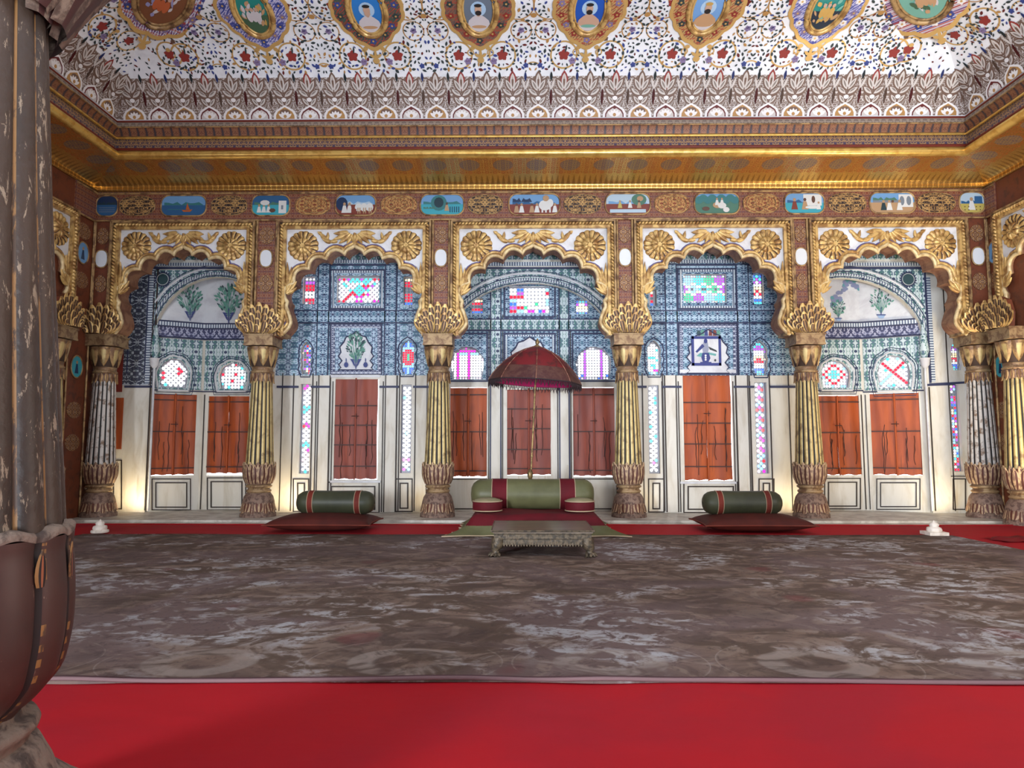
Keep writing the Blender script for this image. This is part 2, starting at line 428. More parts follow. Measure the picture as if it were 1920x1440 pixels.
# ---------------------------------------------------------------- cornice, vault
def yz(p, py): return (p, zY(py, YA - p))
def sides(prof, uoff=0.0, n=72):
    """sweep a (p,z) profile round back, left and right walls; returns MB with uv (along, up)"""
    m = MB(); L = [0.0]
    for a, b in zip(prof, prof[1:]): L.append(L[-1] + math.hypot(b[0] - a[0], b[1] - a[1]))
    def seg(fn, a0f, a1f):
        rows = []; us = []
        for (p, z) in prof:
            a0, a1 = a0f(p), a1f(p); rows.append([fn(a0 + (a1 - a0) * j / n, p, z) for j in range(n + 1)]); us.append([a0 + (a1 - a0) * j / n for j in range(n + 1)])
        m.grid(rows, 0, False, lambda i, j: (us[i][j] + uoff, L[i]), True)
    seg(lambda a, p, z: (a, YA - p, z), lambda p: XL + p, lambda p: XR - p)
    seg(lambda a, p, z: (XL + p, a, z), lambda p: YF + .01, lambda p: YA - p)
    seg(lambda a, p, z: (XR - p, -a, z), lambda p: -(YA - p), lambda p: -YF - .01)
    return m
ntrim = [2]
def trim(prof, mt):
    o = sides(prof).obj('trim_%d' % ntrim[0], mt); ntrim[0] += 1
    return S(o)
fr_t = zY(357, YA); fr_b = zY(412, YA)
a = yz(.0, 357); b_ = yz(.85, 298)
cov = []
for i in range(13):
    t = i / 12 * math.pi / 2
    cov.append((a[0] + (b_[0] - a[0]) * (1 - math.cos(t)), a[1] + (b_[1] - a[1]) * math.sin(t)))
cov = [(0.0, a[1] - .0), (0.03, a[1]), (.05, a[1] + .015)] + [(max(.05, p), z + .015) for p, z in cov[1:]]
trim(cov, COVEG)
r0 = yz(.85, 297); r1 = yz(.88, 281)
roll = [(r0[0], cov[-1][1])] + [(.85 + .10 * math.sin(math.pi * t / 10) + .02, r0[1] + (r1[1] - r0[1]) * (1 - math.cos(math.pi * t / 10)) / 2) for t in range(11)] + [yz(.84, 278.5)]
trim(roll, GOLDB)
q = [yz(.835, 279.5), yz(.86, 278), yz(.86, 275), yz(.83, 274)]; trim(q, REDL)
trim([yz(.83, 275), yz(.80, 257)], BLUEB)
trim([yz(.80, 258), yz(.86, 257.5), yz(.88, 255.5), yz(.86, 253), yz(.82, 252)], GOLDB)
trim([yz(.82, 253), yz(.84, 245), yz(.90, 235)], TONG)
trim([yz(.90, 236), yz(.92, 235), yz(.92, 233.5), yz(.86, 233)], GOLDD)
trim([yz(.86, 233), yz(.85, 225)], GREYB)
trim([yz(.85, 226), yz(.87, 225), yz(.87, 223), yz(.84, 222)], REDL)
cpts = catmull([yz(.84, 222), yz(.93, 190), yz(1.18, 137), yz(1.65, 68), yz(2.25, 2), (3.1, 8.66), (4.2, 8.80)], 7)
ceil = sides(cpts); CV = [0.0]
for p0, p1 in zip(cpts, cpts[1:]): CV.append(CV[-1] + math.hypot(p1[0] - p0[0], p1[1] - p0[1]))
# flat middle of the vault
ceil.add([(XL + 4.2, YF, 8.8), (XR - 4.2, YF, 8.8), (XR - 4.2, YA - 4.2, 8.8), (XL + 4.2, YA - 4.2, 8.8)], [(0, 1, 2, 3)])
CEIL = S(ceil.obj('ceiling', CEILW))
m = MB(); m.box((XL - .3, YF - .3, HT), (XR + .3, 15.2, HT + .2)); S(m.obj('ceiling_slab', WHITE))
def cv(v):
    for i in range(len(CV) - 1):
        if v <= CV[i + 1] or i == len(CV) - 2:
            t = (v - CV[i]) / (CV[i + 1] - CV[i]); a, b = cpts[i], cpts[i + 1]
            p = a[0] + (b[0] - a[0]) * t; z = a[1] + (b[1] - a[1]) * t
            dx, dz = b[0] - a[0], b[1] - a[1]; l = math.hypot(dx, dz)
            return p, z, (dz / l, -dx / l)      # normal towards room: (+p, -z)
def cmap(side, s, v, off=.006):
    p, z, (np_, nz) = cv(v); p += np_ * off; z += nz * off
    if side == 0: return (s, YA - p, z)
    if side == 1: return (XL + p, s, z)
    return (XR - p, s, z)
def cove_at(px, py):
    """(s, v) on the back cove seen at a pixel"""
    best = None
    for i in range(600):
        v = CV[-1] * i / 600; p, z, _ = cv(v); w = atY(px, py, YA - p)
        e = abs(w.z - z)
        if best is None or e < best[0]: best = (e, w.x, v)
    return best[1], best[2]
def srange(side, v):
    p = cv(v)[0]
    return (XL + p, XR - p) if side == 0 else (6.2, YA - p)
def decal(mb, side, pts, mt, off=.006, s0=0.0, v0=0.0, flip=1):
    P = [cmap(side, s0 + a * flip, v0 + b, off) for a, b in pts]
    cen = sum((Vector(p) for p in P), Vector()) / len(P)
    mb.add([cen] + P, [(0, i + 1, (i + 1) % len(P) + 1) for i in range(len(P))], mt)
def ring(mb, side, s0, v0, r, w, mt, off=.008, n=26, a0=0.0, a1=2 * math.pi):
    rows = [[cmap(side, s0 + rr * math.cos(a0 + (a1 - a0) * j / n), v0 + rr * math.sin(a0 + (a1 - a0) * j / n), off) for j in range(n + 1)] for rr in (r - w / 2, r + w / 2)]
    mb.grid(rows, mt, False, None, False)
def lens_(cx, cy, ang, L, W, n=5):
    """pointed petal outline"""
    ca, sa = math.cos(ang), math.sin(ang); out = []
    for q in (1, -1):
        for i in range(n):
            t = i / n if q == 1 else 1 - i / n
            x = t * L; y = q * W / 2 * math.sin(math.pi * t) ** .8 if 0 < t < 1 else 0
            out.append((cx + x * ca - y * sa, cy + x * sa + y * ca))
    return out
v137 = cove_at(975, 137)[1]; v195 = cove_at(975, 196)[1]
PER = .446
# lace ground of the crest band
m = MB()
for side in (0, 1, 2):
    rows = []; us = []
    for i in range(9):
        v = .012 + (v137 - .06) * i / 8; a, b = srange(side, v); rows.append([cmap(side, a + (b - a) * j / 60, v, .003) for j in range(61)]); us.append((a, b, v))
    m.grid(rows, 0, False, lambda i, j: (us[i][0] + (us[i][1] - us[i][0]) * j / 60 + 10, us[i][2]), True)
m.obj('crest_band', LACE, CEIL)
crest = MB()
for side in (0, 1, 2):
    a, b = srange(side, .2); nper = int((b - a) / PER)
    off0 = (b - a - nper * PER) / 2
    for k in range(nper):
        s0 = a + off0 + (k + .5) * PER if side == 0 else b - off0 - (k + .5) * PER
        d = lambda pts, mt, off=.01: decal(crest, side, pts, mt, off, s0, 0)
        h = v195; w = PER * .46
        def ogee(sx, sy): return [(-w * sx, .01), (-w * sx * .98, h * .35 * sy), (-w * sx * .78, h * .66 * sy), (-w * sx * .38, h * .88 * sy), (0, h * sy * 1.06), (w * sx * .38, h * .88 * sy), (w * sx * .78, h * .66 * sy), (w * sx * .98, h * .35 * sy), (w * sx, .01)]
        # upper leaf fan
        for ii, (ang, L, W_, cy) in enumerate([(90, .30, .105, v137 - .27), (60, .25, .085, v137 - .30), (120, .25, .085, v137 - .30), (35, .22, .08, v137 - .37), (145, .22, .08, v137 - .37), (50, .2, .07, v195 * .95), (130, .2, .07, v195 * .95)]):
            an = R(ang); cx = 0.0
            d(lens_(cx - .012 * math.cos(an), cy - .015, an, L + .035, W_ + .035), mRED if (ii == 0 and k % 2) else mBRN, .008)
            d(lens_(cx + .02 * math.cos(an), cy + .01, an, L - .03, W_ * .84), mCRM, .011)
            d(lens_(cx + .05 * math.cos(an), cy + .04, an, L - .1, W_ * .34), mGRY if ii else mBRN, .013)
        d(ell(0, v195 + .1, .045, .035, 10), mWHT, .014)
        # half-period stem with blue bud
        for sgn in (-1, 1):
            d(lens_(PER / 2 * sgn, v195 * .9, R(90), .30, .05), mMAR if k % 2 else mBRN, .012)
            d(lens_(PER / 2 * sgn, v137 - .13, R(90), .16, .045), mBLU if k % 2 == 0 else mGRN, .013)
            d(lens_(PER / 2 * sgn, v137 - .27, R(90 - 18 * sgn), .2, .04), mCRM, .013)
        d(ogee(1.0, 1.0), mWHT, .015); d(ogee(.8, .86), mMAR if k % 2 else mOCH, .018)
        if k % 2: 
            d(ogee(.7, .74), mCRM, .019)
        else: d(ell(0, h * .5, w * .45, h * .26, 14), mBRN, .0195)
        for an, L in ((90, .13), (62, .13), (118, .13), (35, .14), (145, .14)):
            d(lens_(0, .015, R(an), L, .055), mWHT, .021)
        d(ell(0, .05, .03, .03, 8), mOCH, .023)
crest.obj('lotus_crest', MOTIF, CEIL)
# ---------------------------------------------------------------- painted scroll ornament of the vault
centers = [262, 475, 689, 897, 1105, 1325, 1548, 1757]
med = [cove_at(x, 22) for x in centers]
v0m = med[3][1]
orn = MB()
sp = (med[5][0] - med[2][0]) / 3
def flower(side, s, v, r, mt, ang=0.0):
    for k in range(5): decal(orn, side, lens_(0, 0, ang + k * 2 * math.pi / 5, r, r * .82, 4), mt, .012, s, v)
def scatter(side, s0, s1, sgn_mirror, avoid, seedn, n):
    rr = random.Random(seedn); pts = []
    half = (s1 - s0) / 2; mid = (s0 + s1) / 2
    tries = 0
    while len(pts) < n and tries < n * 30:
        tries += 1
        x = rr.uniform(.02, half); v = rr.uniform(v137 + .03, v0m + .75)
        if any((x - a[0]) ** 2 + (v - a[1]) ** 2 < a[2] ** 2 for a in pts) : continue
        if any(((x - a) / c_) ** 2 + ((v - b) / d_) ** 2 < 1 for a, b, c_, d_ in avoid): continue
        ang = rr.uniform(0, 6.28); L = rr.uniform(.045, .09); q = rr.random()
        mt = mGRN if q < .62 else (mBLU if q < .76 else (mMAR if q < .88 else mOCH))
        for sg in (1, -1):
            a2 = ang if sg == 1 else math.pi - ang
            decal(orn, side, lens_(-L / 2 * math.cos(a2), -L / 2 * math.sin(a2), a2, L, L * rr.uniform(.4, .6), 3), mt, .010, mid + sg * x, v)
        pts.append((x, v, rr.uniform(.05, .075)))
def unit(side, s0, s1, seedn):
    """half-way cell between two medallions at s0 and s1"""
    mid = (s0 + s1) / 2; half = (s1 - s0) / 2
    V1 = v137
    sc1 = [(.36 * half / .9 * 1.0, V1 + .33, .21), (.0, 0, 0)]
    for sg in (1, -1):
        x = mid + sg * .52
        ring(orn, side, x, V1 + .30, .22, .028, mGOLD)
        flower(side, x, V1 + .30, .10, mRED, .3); decal(orn, side, lens_(0, 0, R(80), .14, .03), mGRN, .013, x + .02, V1 + .33)
        x2 = mid + sg * .20
        ring(orn, side, x2, V1 + .72, .17, .018, mOCH); flower(side, x2, V1 + .72, .06, mLIL, .8); flower(side, x2, V1 + .72, .035, mBLU, .1)
        ring(orn, side, mid + sg * .26, V1 + 1.18, .26, .02, mOCH, a0=R(90), a1=R(400)); flower(side, mid + sg * .36, V1 + 1.2, .075, mRED if sg > 0 else mMAR, .2)
        flower(side, mid + sg * .12, V1 + .13, .05, mBLU, .5); flower(side, mid + sg * (half - .22), V1 + .20, .065, mLIL, .5); flower(side, mid + sg * (half - .22), V1 + .20, .035, mMAR, .1)
        flower(side, mid + sg * .62, V1 + .56, .045, mBRN, .5)
        decal(orn, side, ell(0, 0, .04, .035, 10), mGOLD, .014, mid + sg * .08 + sg * .68, V1 + .42)
        ring(orn, side, mid + sg * .72, V1 + .34, .05, .02, mGOLD, n=12)
    decal(orn, side, ell(0, 0, .05, .045, 10), mOCH, .014, mid, V1 + 1.0)
    ring(orn, side, mid, V1 + .02, .16, .02, mGOLD, a0=R(25), a1=R(155))
    avoid = [(.52, V1 + .30, .12, .12), (.20, V1 + .72, .07, .07), (.36, V1 + 1.2, .08, .08), (half, v0m + .1, .64, .84), (.12, V1 + .13, .06, .06)]
    scatter(side, s0, s1, 1, avoid, seedn, 140)
smid = [x[0] for x in med]
for k in range(7): unit(0, smid[k], smid[k + 1], 100 + k)
for side in (1, 2):
    top = YA - 1.9
    for k in range(2): unit(side, top - (k + 1) * sp, top - k * sp, 130 + k + side * 9)
def fill(side, sa, sb, va, vb, n, sd):
    r2 = random.Random(sd); done = []
    while len(done) < n and sd < 10000:
        s = r2.uniform(sa, sb); v = r2.uniform(va, vb); sd += 1; p = cv(v)[0]
        lim = XL + p + .05 if side == 0 and sa < 0 else (XR - p - .05 if side == 0 else YA - p - .05)
        if (side == 0 and sa < 0 and s < lim) or ((side != 0 or sa > 0) and s > lim): continue
        if any((s - a) ** 2 + (v - b) ** 2 < .004 for a, b in done): continue
        an = r2.uniform(0, 6.28); q = r2.random()
        decal(orn, side, lens_(0, 0, an, r2.uniform(.04, .08), .03, 3), mGRN if q < .6 else (mBLU if q < .75 else (mMAR if q < .9 else mOCH)), .010, s, v); done.append((s, v))
fill(0, XL + 1.0, smid[0] + .75, v137 + .03, v0m - .1, 90, 1000); fill(0, smid[7] - .75, XR - 1.0, v137 + .03, v0m - .1, 90, 2000)
for side in (1, 2):
    fill(side, YA - 2.3, YA - 1.0, v137 + .03, v0m + .6, 120, 3000 + side)
for side, s_, v_ in ((0, smid[0] + .15, .35), (0, smid[7] - .15, .35), (1, YA - 1.75, .45), (2, YA - 1.75, .45)):
    ring(orn, side, s_, v137 + v_, .2, .026, mGOLD); flower(side, s_, v137 + v_, .09, mRED, .3)
orn.obj('scroll_ornament', MOTIF, CEIL)

# ---------------------------------------------------------------- portrait medallions
SKIN = flat('painted_skin', c(196, 160, 138), .6); BEARD = flat('painted_black_hair', c(30, 28, 32), .6)
class Corner:
    """flat plate standing across the corner of the vault"""
    def __init__(s, left): s.l = left
    def __call__(s, a, v, off):
        p, z, (np_, nz) = cv(v); q = p + .30 + np_ * off
        r2 = a / math.sqrt(2)
        if s.l: return (XL + q + r2, YA - q + r2, z + nz * off)
        return (XR - q + r2, YA - q - r2, z + nz * off)
PICT = {
 'sky': flat('painting_sky_blue', c(40, 120, 196), .45), 'royal': flat('painting_royal_blue', c(30, 82, 176), .45), 'grey': flat('painting_slate_grey', c(104, 116, 132), .45),
 'light': flat('painting_pale_blue', c(112, 158, 212), .45), 'teal': flat('painting_teal', c(30, 132, 124), .45), 'navy': flat('painting_dark_sea', c(20, 42, 62), .45),
 'white': flat('painting_white_robe', c(206, 200, 204), .5), 'tan': flat('painting_tan', c(190, 150, 112), .5), 'brown': flat('painting_brown', c(124, 76, 48), .5),
 'green': flat('painting_green', c(64, 96, 72), .5), 'mint': flat('painting_mint', c(116, 172, 156), .5), 'glow': flat('painting_halo', c(170, 200, 228), .5), 'gold': flat('painting_gold', c(206, 168, 96), .4, .3), 'lilac': flat('painting_lilac', c(150, 150, 196), .5), 'orange': flat('painting_orange', c(190, 96, 56), .5)}
PK = list(PICT); PM = [PICT[k] for k in PK]
def figure(mapf, s, v, kind):
    """small seated or standing painted figure"""
    m = MB(); I = PK.index
    def d(pts, mt, off):
        P = [mapf(a, b, off) for a, b in pts]; cen = sum((Vector(p) for p in P), Vector()) / len(P)
        m.add([cen] + P, [(0, i + 1, (i + 1) % len(P) + 1) for i in range(len(P))], mt)
    v = v - .16
    E = lambda x, y, a, b, n=16: ell(s + x, v + y, a, b, n)
    if kind in ('robe', 'bare', 'deity', 'pale'):
        body = I('white') if kind in ('robe', 'deity') else I('tan')
        if kind == 'bare': body = len(PK)
        d(E(0, .18, .125, .13), I('glow'), .034)
        lower = [(s - .10, v - .255), (s - .17, v - .20), (s - .19, v - .13), (s - .10, v - .08), (s + .10, v - .08), (s + .19, v - .13), (s + .17, v - .20), (s + .10, v - .255)]
        d(lower, I('white'), .036)
        d([(s - .11, v - .14), (s - .12, v - .05), (s - .10, v + .04), (s - .04, v + .08), (s + .04, v + .08), (s + .10, v + .04), (s + .12, v - .05), (s + .11, v - .14)], body, .038)
        for sg in (-1, 1):
            d([(s + sg * .09, v + .05), (s + sg * .16, v - .02), (s + sg * .18, v - .10), (s + sg * .08, v - .16), (s + sg * .05, v - .13), (s + sg * .12, v - .09)], body, .040)
        d(E(0, -.14, .12, .03), I('tan') if kind != 'bare' else I('mint'), .042)
        d(E(0, .10, .03, .05), len(PK), .042)
        d(E(0, .18, .055, .075), len(PK), .044)
        d(E(0, .12, .05, .045), len(PK) + 1 if kind != 'deity' else len(PK), .046)
        d(E(0, .25, .06, .03), I('gold') if kind == 'pale' else len(PK) + 1, .047)
    else:
        rr = random.Random(kind); pal = {'mountain': ['green', 'white', 'tan', 'gold'], 'dusk': ['brown', 'orange', 'lilac', 'white'], 'boat': ['navy', 'gold', 'tan', 'mint'], 'court': ['mint', 'tan', 'white', 'green']}[kind]
        v = v + .16; base = I(pal[0]); d([(s + .0 + .235 * math.cos(t), v - .06 + .34 * math.sin(t)) for t in [math.pi * (1 + i / 12) for i in range(13)]], base, .034)
        for k in range(26):
            x = rr.uniform(-.16, .16); y = rr.uniform(-.36, .12) * (1 - abs(x) * 2)
            d(lens_(s + x, v + y, R(90 + rr.uniform(-40, 40)), rr.uniform(.07, .16), rr.uniform(.03, .07)), I(rr.choice(pal[1:])), .036 + k * .0004)
        for x in (-.07, .07, 0):
            d(E(x, -.08, .045, .10, 12), I(pal[1]), .048); d(E(x, .05, .028, .035, 10), len(PK), .050)
    return m
meds = [
 ('dusk', 'brown', 'round', 'dusky brown oval scene in the corner beside the dark near pillar', (mLIL, mBLU)),
 ('mountain', 'teal', 'blue', 'oval scene of seated figures and dark trees in a lilac blue lobed surround', (mLIL, mBLU)),
 ('deity', 'sky', 'green', 'oval portrait of a haloed figure holding a garland on bright sky blue ground', (mGRN, mBLU)),
 ('robe', 'grey', 'red', 'oval portrait of a black bearded person in white robe on slate grey ground', (mRED, mGRN)),
 ('bare', 'royal', 'gold', 'oval portrait of a bare chested bearded person on royal blue ground', (mRED, mLIL)),
 ('pale', 'light', 'gold', 'oval portrait of a standing figure in white on pale blue ground', (mRED, mGRN)),
 ('boat', 'teal', 'blue', 'oval scene of a gilt boat on dark water under teal sky', (mLIL, mWHT)),
 ('court', 'mint', 'round', 'mint green oval court scene in the corner over the right gilded arch', (mBLU, mWHT))]
for k, (kind, bg, sur, lab, (c1, c2)) in enumerate(meds):
    s0, v0 = med[k]; v0 = v0m + .05
    if k in (0, 7):
        cf = Corner(k == 0); mapf = lambda a, b, o, cf=cf: cf(a, b, o); s0 = 0.0
    else: mapf = lambda a, b, o: cmap(0, a, b, o)
    base = mapf(s0, v0, 0)
    e = empty('portrait_medallion', base, lab, 'painting', 'portrait medallions round the vault')
    def plate(name, rad, off, mats, mt=0, depth=.03, matf=None, bumpf=None):
        m = MB(); N = 72; rows = []
        for i in range(6):
            t = [0.001, .35, .7, .93, 1.0, 1.0][i]
            rows.append([mapf(s0 + rad(2 * math.pi * j / N)[0] * t, v0 + rad(2 * math.pi * j / N)[1] * t, off if i < 5 else off - depth) for j in range(N)])
        m.grid(rows, mt, True, None, False, matf)
        return m.obj(name, mats, e)
    lob = 1.0
    def sur_r(th):
        # kite shaped lobed surround with a point downwards
        a, b = .60, .72
        r = 1 / ((abs(math.cos(th)) / a) ** 1.55 + (abs(math.sin(th)) / b) ** 1.55) ** (1 / 1.55)
        r *= 1 + .055 * abs(math.sin(th * 7)) - .03
        return (r * math.cos(th), r * math.sin(th))
    if sur == 'round':
        def sur_r(th):
            r = (.62 if k == 0 else .66) * (1 + .07 * abs(math.sin(th * 6))); return (r * math.cos(th), r * .98 * math.sin(th))
    plate('gilt_surround', sur_r, .022, [MOTIF[mGOLD]], 0)
    plate('floral_border', lambda th: tuple(q * .90 for q in sur_r(th)), .025,
          [tile('medallion_flowers_%s' % sur, {'round': c(206, 204, 216), 'blue': c(190, 186, 214), 'green': c(54, 84, 76), 'red': c(126, 96, 74), 'gold': c(188, 156, 98)}[sur],
                {'round': c(56, 68, 142), 'blue': c(88, 92, 160), 'green': c(112, 66, 56), 'red': c(70, 84, 84), 'gold': c(128, 100, 76)}[sur], c(164, 66, 52) if sur != 'blue' else c(60, 72, 150), .16, .16, 16, 20, .3, 70.0)], 0, .004)
    # blossoms on the border
    fm = MB()
    for q in range(14):
        th = q / 14 * 2 * math.pi + .22; a, b = sur_r(th); a *= .76; b *= .76
        for pz in range(5):
            P = [mapf(s0 + a + x, v0 + b + y, .030) for x, y in lens_(0, 0, pz * 1.257 + q, .062, .05, 3)]
            fm.add(P, [tuple(range(len(P)))], c1 if q % 2 else c2)
        P = [mapf(s0 + a + x, v0 + b + y, .032) for x, y in ell(0, 0, .018, .018, 8)]; fm.add(P, [tuple(range(8))], mGOLD)
    fm.obj('painted_blossoms', MOTIF, e)
    ex, ey = (.30, .47) if sur != 'round' else (.38, .46)
    tm = MB()
    tm.tube([mapf(s0 + ex * math.cos(t * math.pi / 24), v0 + ey * math.sin(t * math.pi / 24), .035) for t in range(48)], .042, 8, 0, True)
    tm.tube([mapf(s0 + (ex - .055) * math.cos(t * math.pi / 24), v0 + (ey - .055) * math.sin(t * math.pi / 24), .035) for t in range(48)], .02, 6, 0, True)
    tm.obj('oval_frame', GOLDD if sur == 'round' else GOLD, e)
    plate('picture_ground', lambda th: (ex * .93 * math.cos(th), ey * .93 * math.sin(th)), .031, [PICT[bg]], 0, .004)
    figure(mapf, s0, v0, kind).obj('painted_figure', PM + [SKIN, BEARD], e)
    # finial under the surround
    dm = MB()
    low = -.72 if sur != 'round' else -.62
    for pts in (lens_(0, low - .20, R(90), .24, .05), ell(0, low - .17, .06, .05, 10), lens_(-.0, low - .13, R(35), .13, .05), lens_(0, low - .13, R(145), .13, .05)):
        P = [mapf(s0 + a, v0 + b, .026) for a, b in pts]; dm.add(P, [tuple(range(len(P)))], mGOLD)
    dm.obj('finial', MOTIF, e)
# ---------------------------------------------------------------- arcade wall: frieze and pilaster strips
TH = .42
zt = fr_t + .02; 
bays = [(342, 135), (664, 144), (1000, 155), (1338, 148.5), (1667, 148)]     # centre, half width of the gilded frame
FT = AR.px(975, 413)[1]; FB = AR.px(975, 629)[1]; APX = AR.px(975, 469)[1]
frames = []
for cx, hw in bays:
    a0 = AR.px(cx - hw, 500)[0]; a1 = AR.px(cx + hw, 500)[0]; frames.append((a0, a1))
m = MB(); m.rect(AR, XL, FT, XR, zt + .5, -TH, 0)
S(m.obj('wall_arcade', REDSC))
def uvrect(mb, pl, a0, z0, a1, z1, off, mt):
    mb.add([pl.pt(a0, z0, off), pl.pt(a1, z0, off), pl.pt(a1, z1, off), pl.pt(a0, z1, off)], [(0, 1, 2, 3)], mt, [(a0, z0), (a1, z0), (a1, z1), (a0, z1)])
edges = [XL] + [v for f in frames for v in f] + [XR]
strips = [(edges[i], edges[i + 1]) for i in range(0, 12, 2)]
for k, (a0, a1) in enumerate(strips):
    w = a1 - a0; cxm = (a0 + a1) / 2
    t = empty('trim_%d' % (20 + k), (cxm, YA, FB), kind='structure')
    m = MB(); m.rect(AR, a0, FB - .02, a1, FT, -TH, -.03); m.obj('pilaster_core', BROWN, t)
    m = MB(); uvrect(m, AR, a0, FB, a1, FT, -.02, 0); m.obj('pilaster_face', REDSC if 0 < k < 5 else BROWN, t)
    m = MB()
    for a in (a0 + .03, a1 - .03): m.tube([AR.pt(a, FB, 0), AR.pt(a, FT, 0)], .022, 6)
    m.obj('edge_bead', GOLDD, t)
    zc = [AR.px(975, y)[1] for y in (440, 483, 530)]
    for z in (zc[0], zc[2]):
        m = MB(); m.prism(AR, ell(cxm, z, w * .32, .16, 20), -.02, .004)
        m.obj('round_arabesque', ARB3, t)
plq = ['first', 'second', 'third', 'fourth', 'fifth', 'sixth']
where = ['in the corner beside the frieze of the dark blue lake', 'between the white tree niche arch and its shuttered neighbour', 'over the pillar beside the umbrella, on its dull golden arm side',
         'over the pillar next to the right bolster seat arch', 'over the pillar between the blue square picture and the white tree niche', 'in the bright corner beside the yellow meadow painting']
wl = ['in the dim corner under the dark blue lake painting', 'on the strip under the pale shore painting with a white tower', 'on the strip under the big round green tree painting',
      'on the strip under the red shore painting', 'on the strip under the turquoise bathing pool painting', 'in the bright corner under the yellow meadow painting']
for k, (a0, a1) in enumerate(strips):
    cxm = (a0 + a1) / 2; z = AR.px(975, 483)[1]; w = .105
    e = empty('oval_plaque', AR.pt(cxm, z, -.02), 'white oval mirror plaque ' + wl[k], 'plaque', 'white oval plaques of the arcade')
    m = MB(); m.prism(AR, ell(cxm, z, w, .155, 28, 0, .8), -.02, .012); m.obj('white_disc', mat('milk_glass', c(222, 226, 230), .25), e)
    m = MB(); m.tube([AR.pt(a, b, .005) for a, b in ell(cxm, z, w + .012, .167, 32, 0, .8)], .014, 5, 0, True); m.obj('gilt_rim', GOLDD, e)

# frieze band
zf0, zf1 = AR.px(975, 364)[1], AR.px(975, 403)[1]
m = MB(); uvrect(m, AR, XL, FT, XR, zt, .003, 0)
for pl, sgn in ((LW, 1), (RW, -1)): pass
fz = m.obj('trim_30', REDSC); S(fz)
m = MB()
for z in (fr_b + .01, fr_t - .035): m.tube([(XL, YA - .01, z), (XR, YA - .01, z)], .02, 6)
S(m.obj('trim_31', GOLDD))
def cart(cx, hw, z0, z1, n=10, pl=AR):
    """rounded cartouche outline"""
    r = min(hw, (z0 - z1) / 2) * .75; out = []
    for (sx, sz, t0) in ((1, 1, 0), (-1, 1, 90), (-1, -1, 180), (1, -1, 270)):
        ox = cx + sx * (hw - r); oz = (z0 + z1) / 2 + sz * ((z0 - z1) / 2 - r)
        for i in range(6): a = R(t0 + i * 18); out.append((ox + r * math.cos(a), oz + r * math.sin(a)))
    return out
paints = [(197, 25, 'night'), (345, 44, 'boat'), (508, 37, 'tower'), (667, 39, 'cattle'), (829, 42, 'tree'), (1002, 49, 'procession'), (1177, 43, 'red'), (1344, 43, 'forest'), (1508, 38, 'pool'), (1673, 43, 'terrace'), (1823, 24, 'meadow')]
plab = {'night': 'dark blue lake painting in the dim corner of the frieze', 'boat': 'blue river painting with one small orange boat', 'tower': 'lakeside painting with bathers and a white tower at its end',
        'cattle': 'painting of white cattle and a round blue tree under pale sky', 'tree': 'turquoise painting with a big round tree and a low fence', 'procession': 'painting of a white elephant procession before red ground',
        'red': 'painting of a red shore, pale water and a green tree', 'forest': 'green forest painting with riders in white at its middle', 'pool': 'turquoise bathing pool painting with a white palace wall',
        'terrace': 'painting of seated figures before white doors and pale hills', 'meadow': 'yellow meadow painting with a dancer in white by the bright corner'}
FP = {'navy': c(22, 48, 84), 'blue': c(44, 92, 136), 'sky': c(110, 156, 200), 'pale': c(176, 198, 212), 'turq': c(62, 160, 176), 'teal': c(56, 118, 120), 'green': c(74, 118, 100), 'dk': c(30, 56, 66),
      'red': c(122, 56, 44), 'white': c(216, 216, 212), 'tan': c(176, 142, 106), 'orange': c(182, 96, 48), 'yellow': c(186, 170, 92), 'brown': c(92, 64, 52), 'grey': c(118, 128, 138)}
FK = list(FP); FM = [flat('frieze_paint_' + k, FP[k], .45) for k in FK]
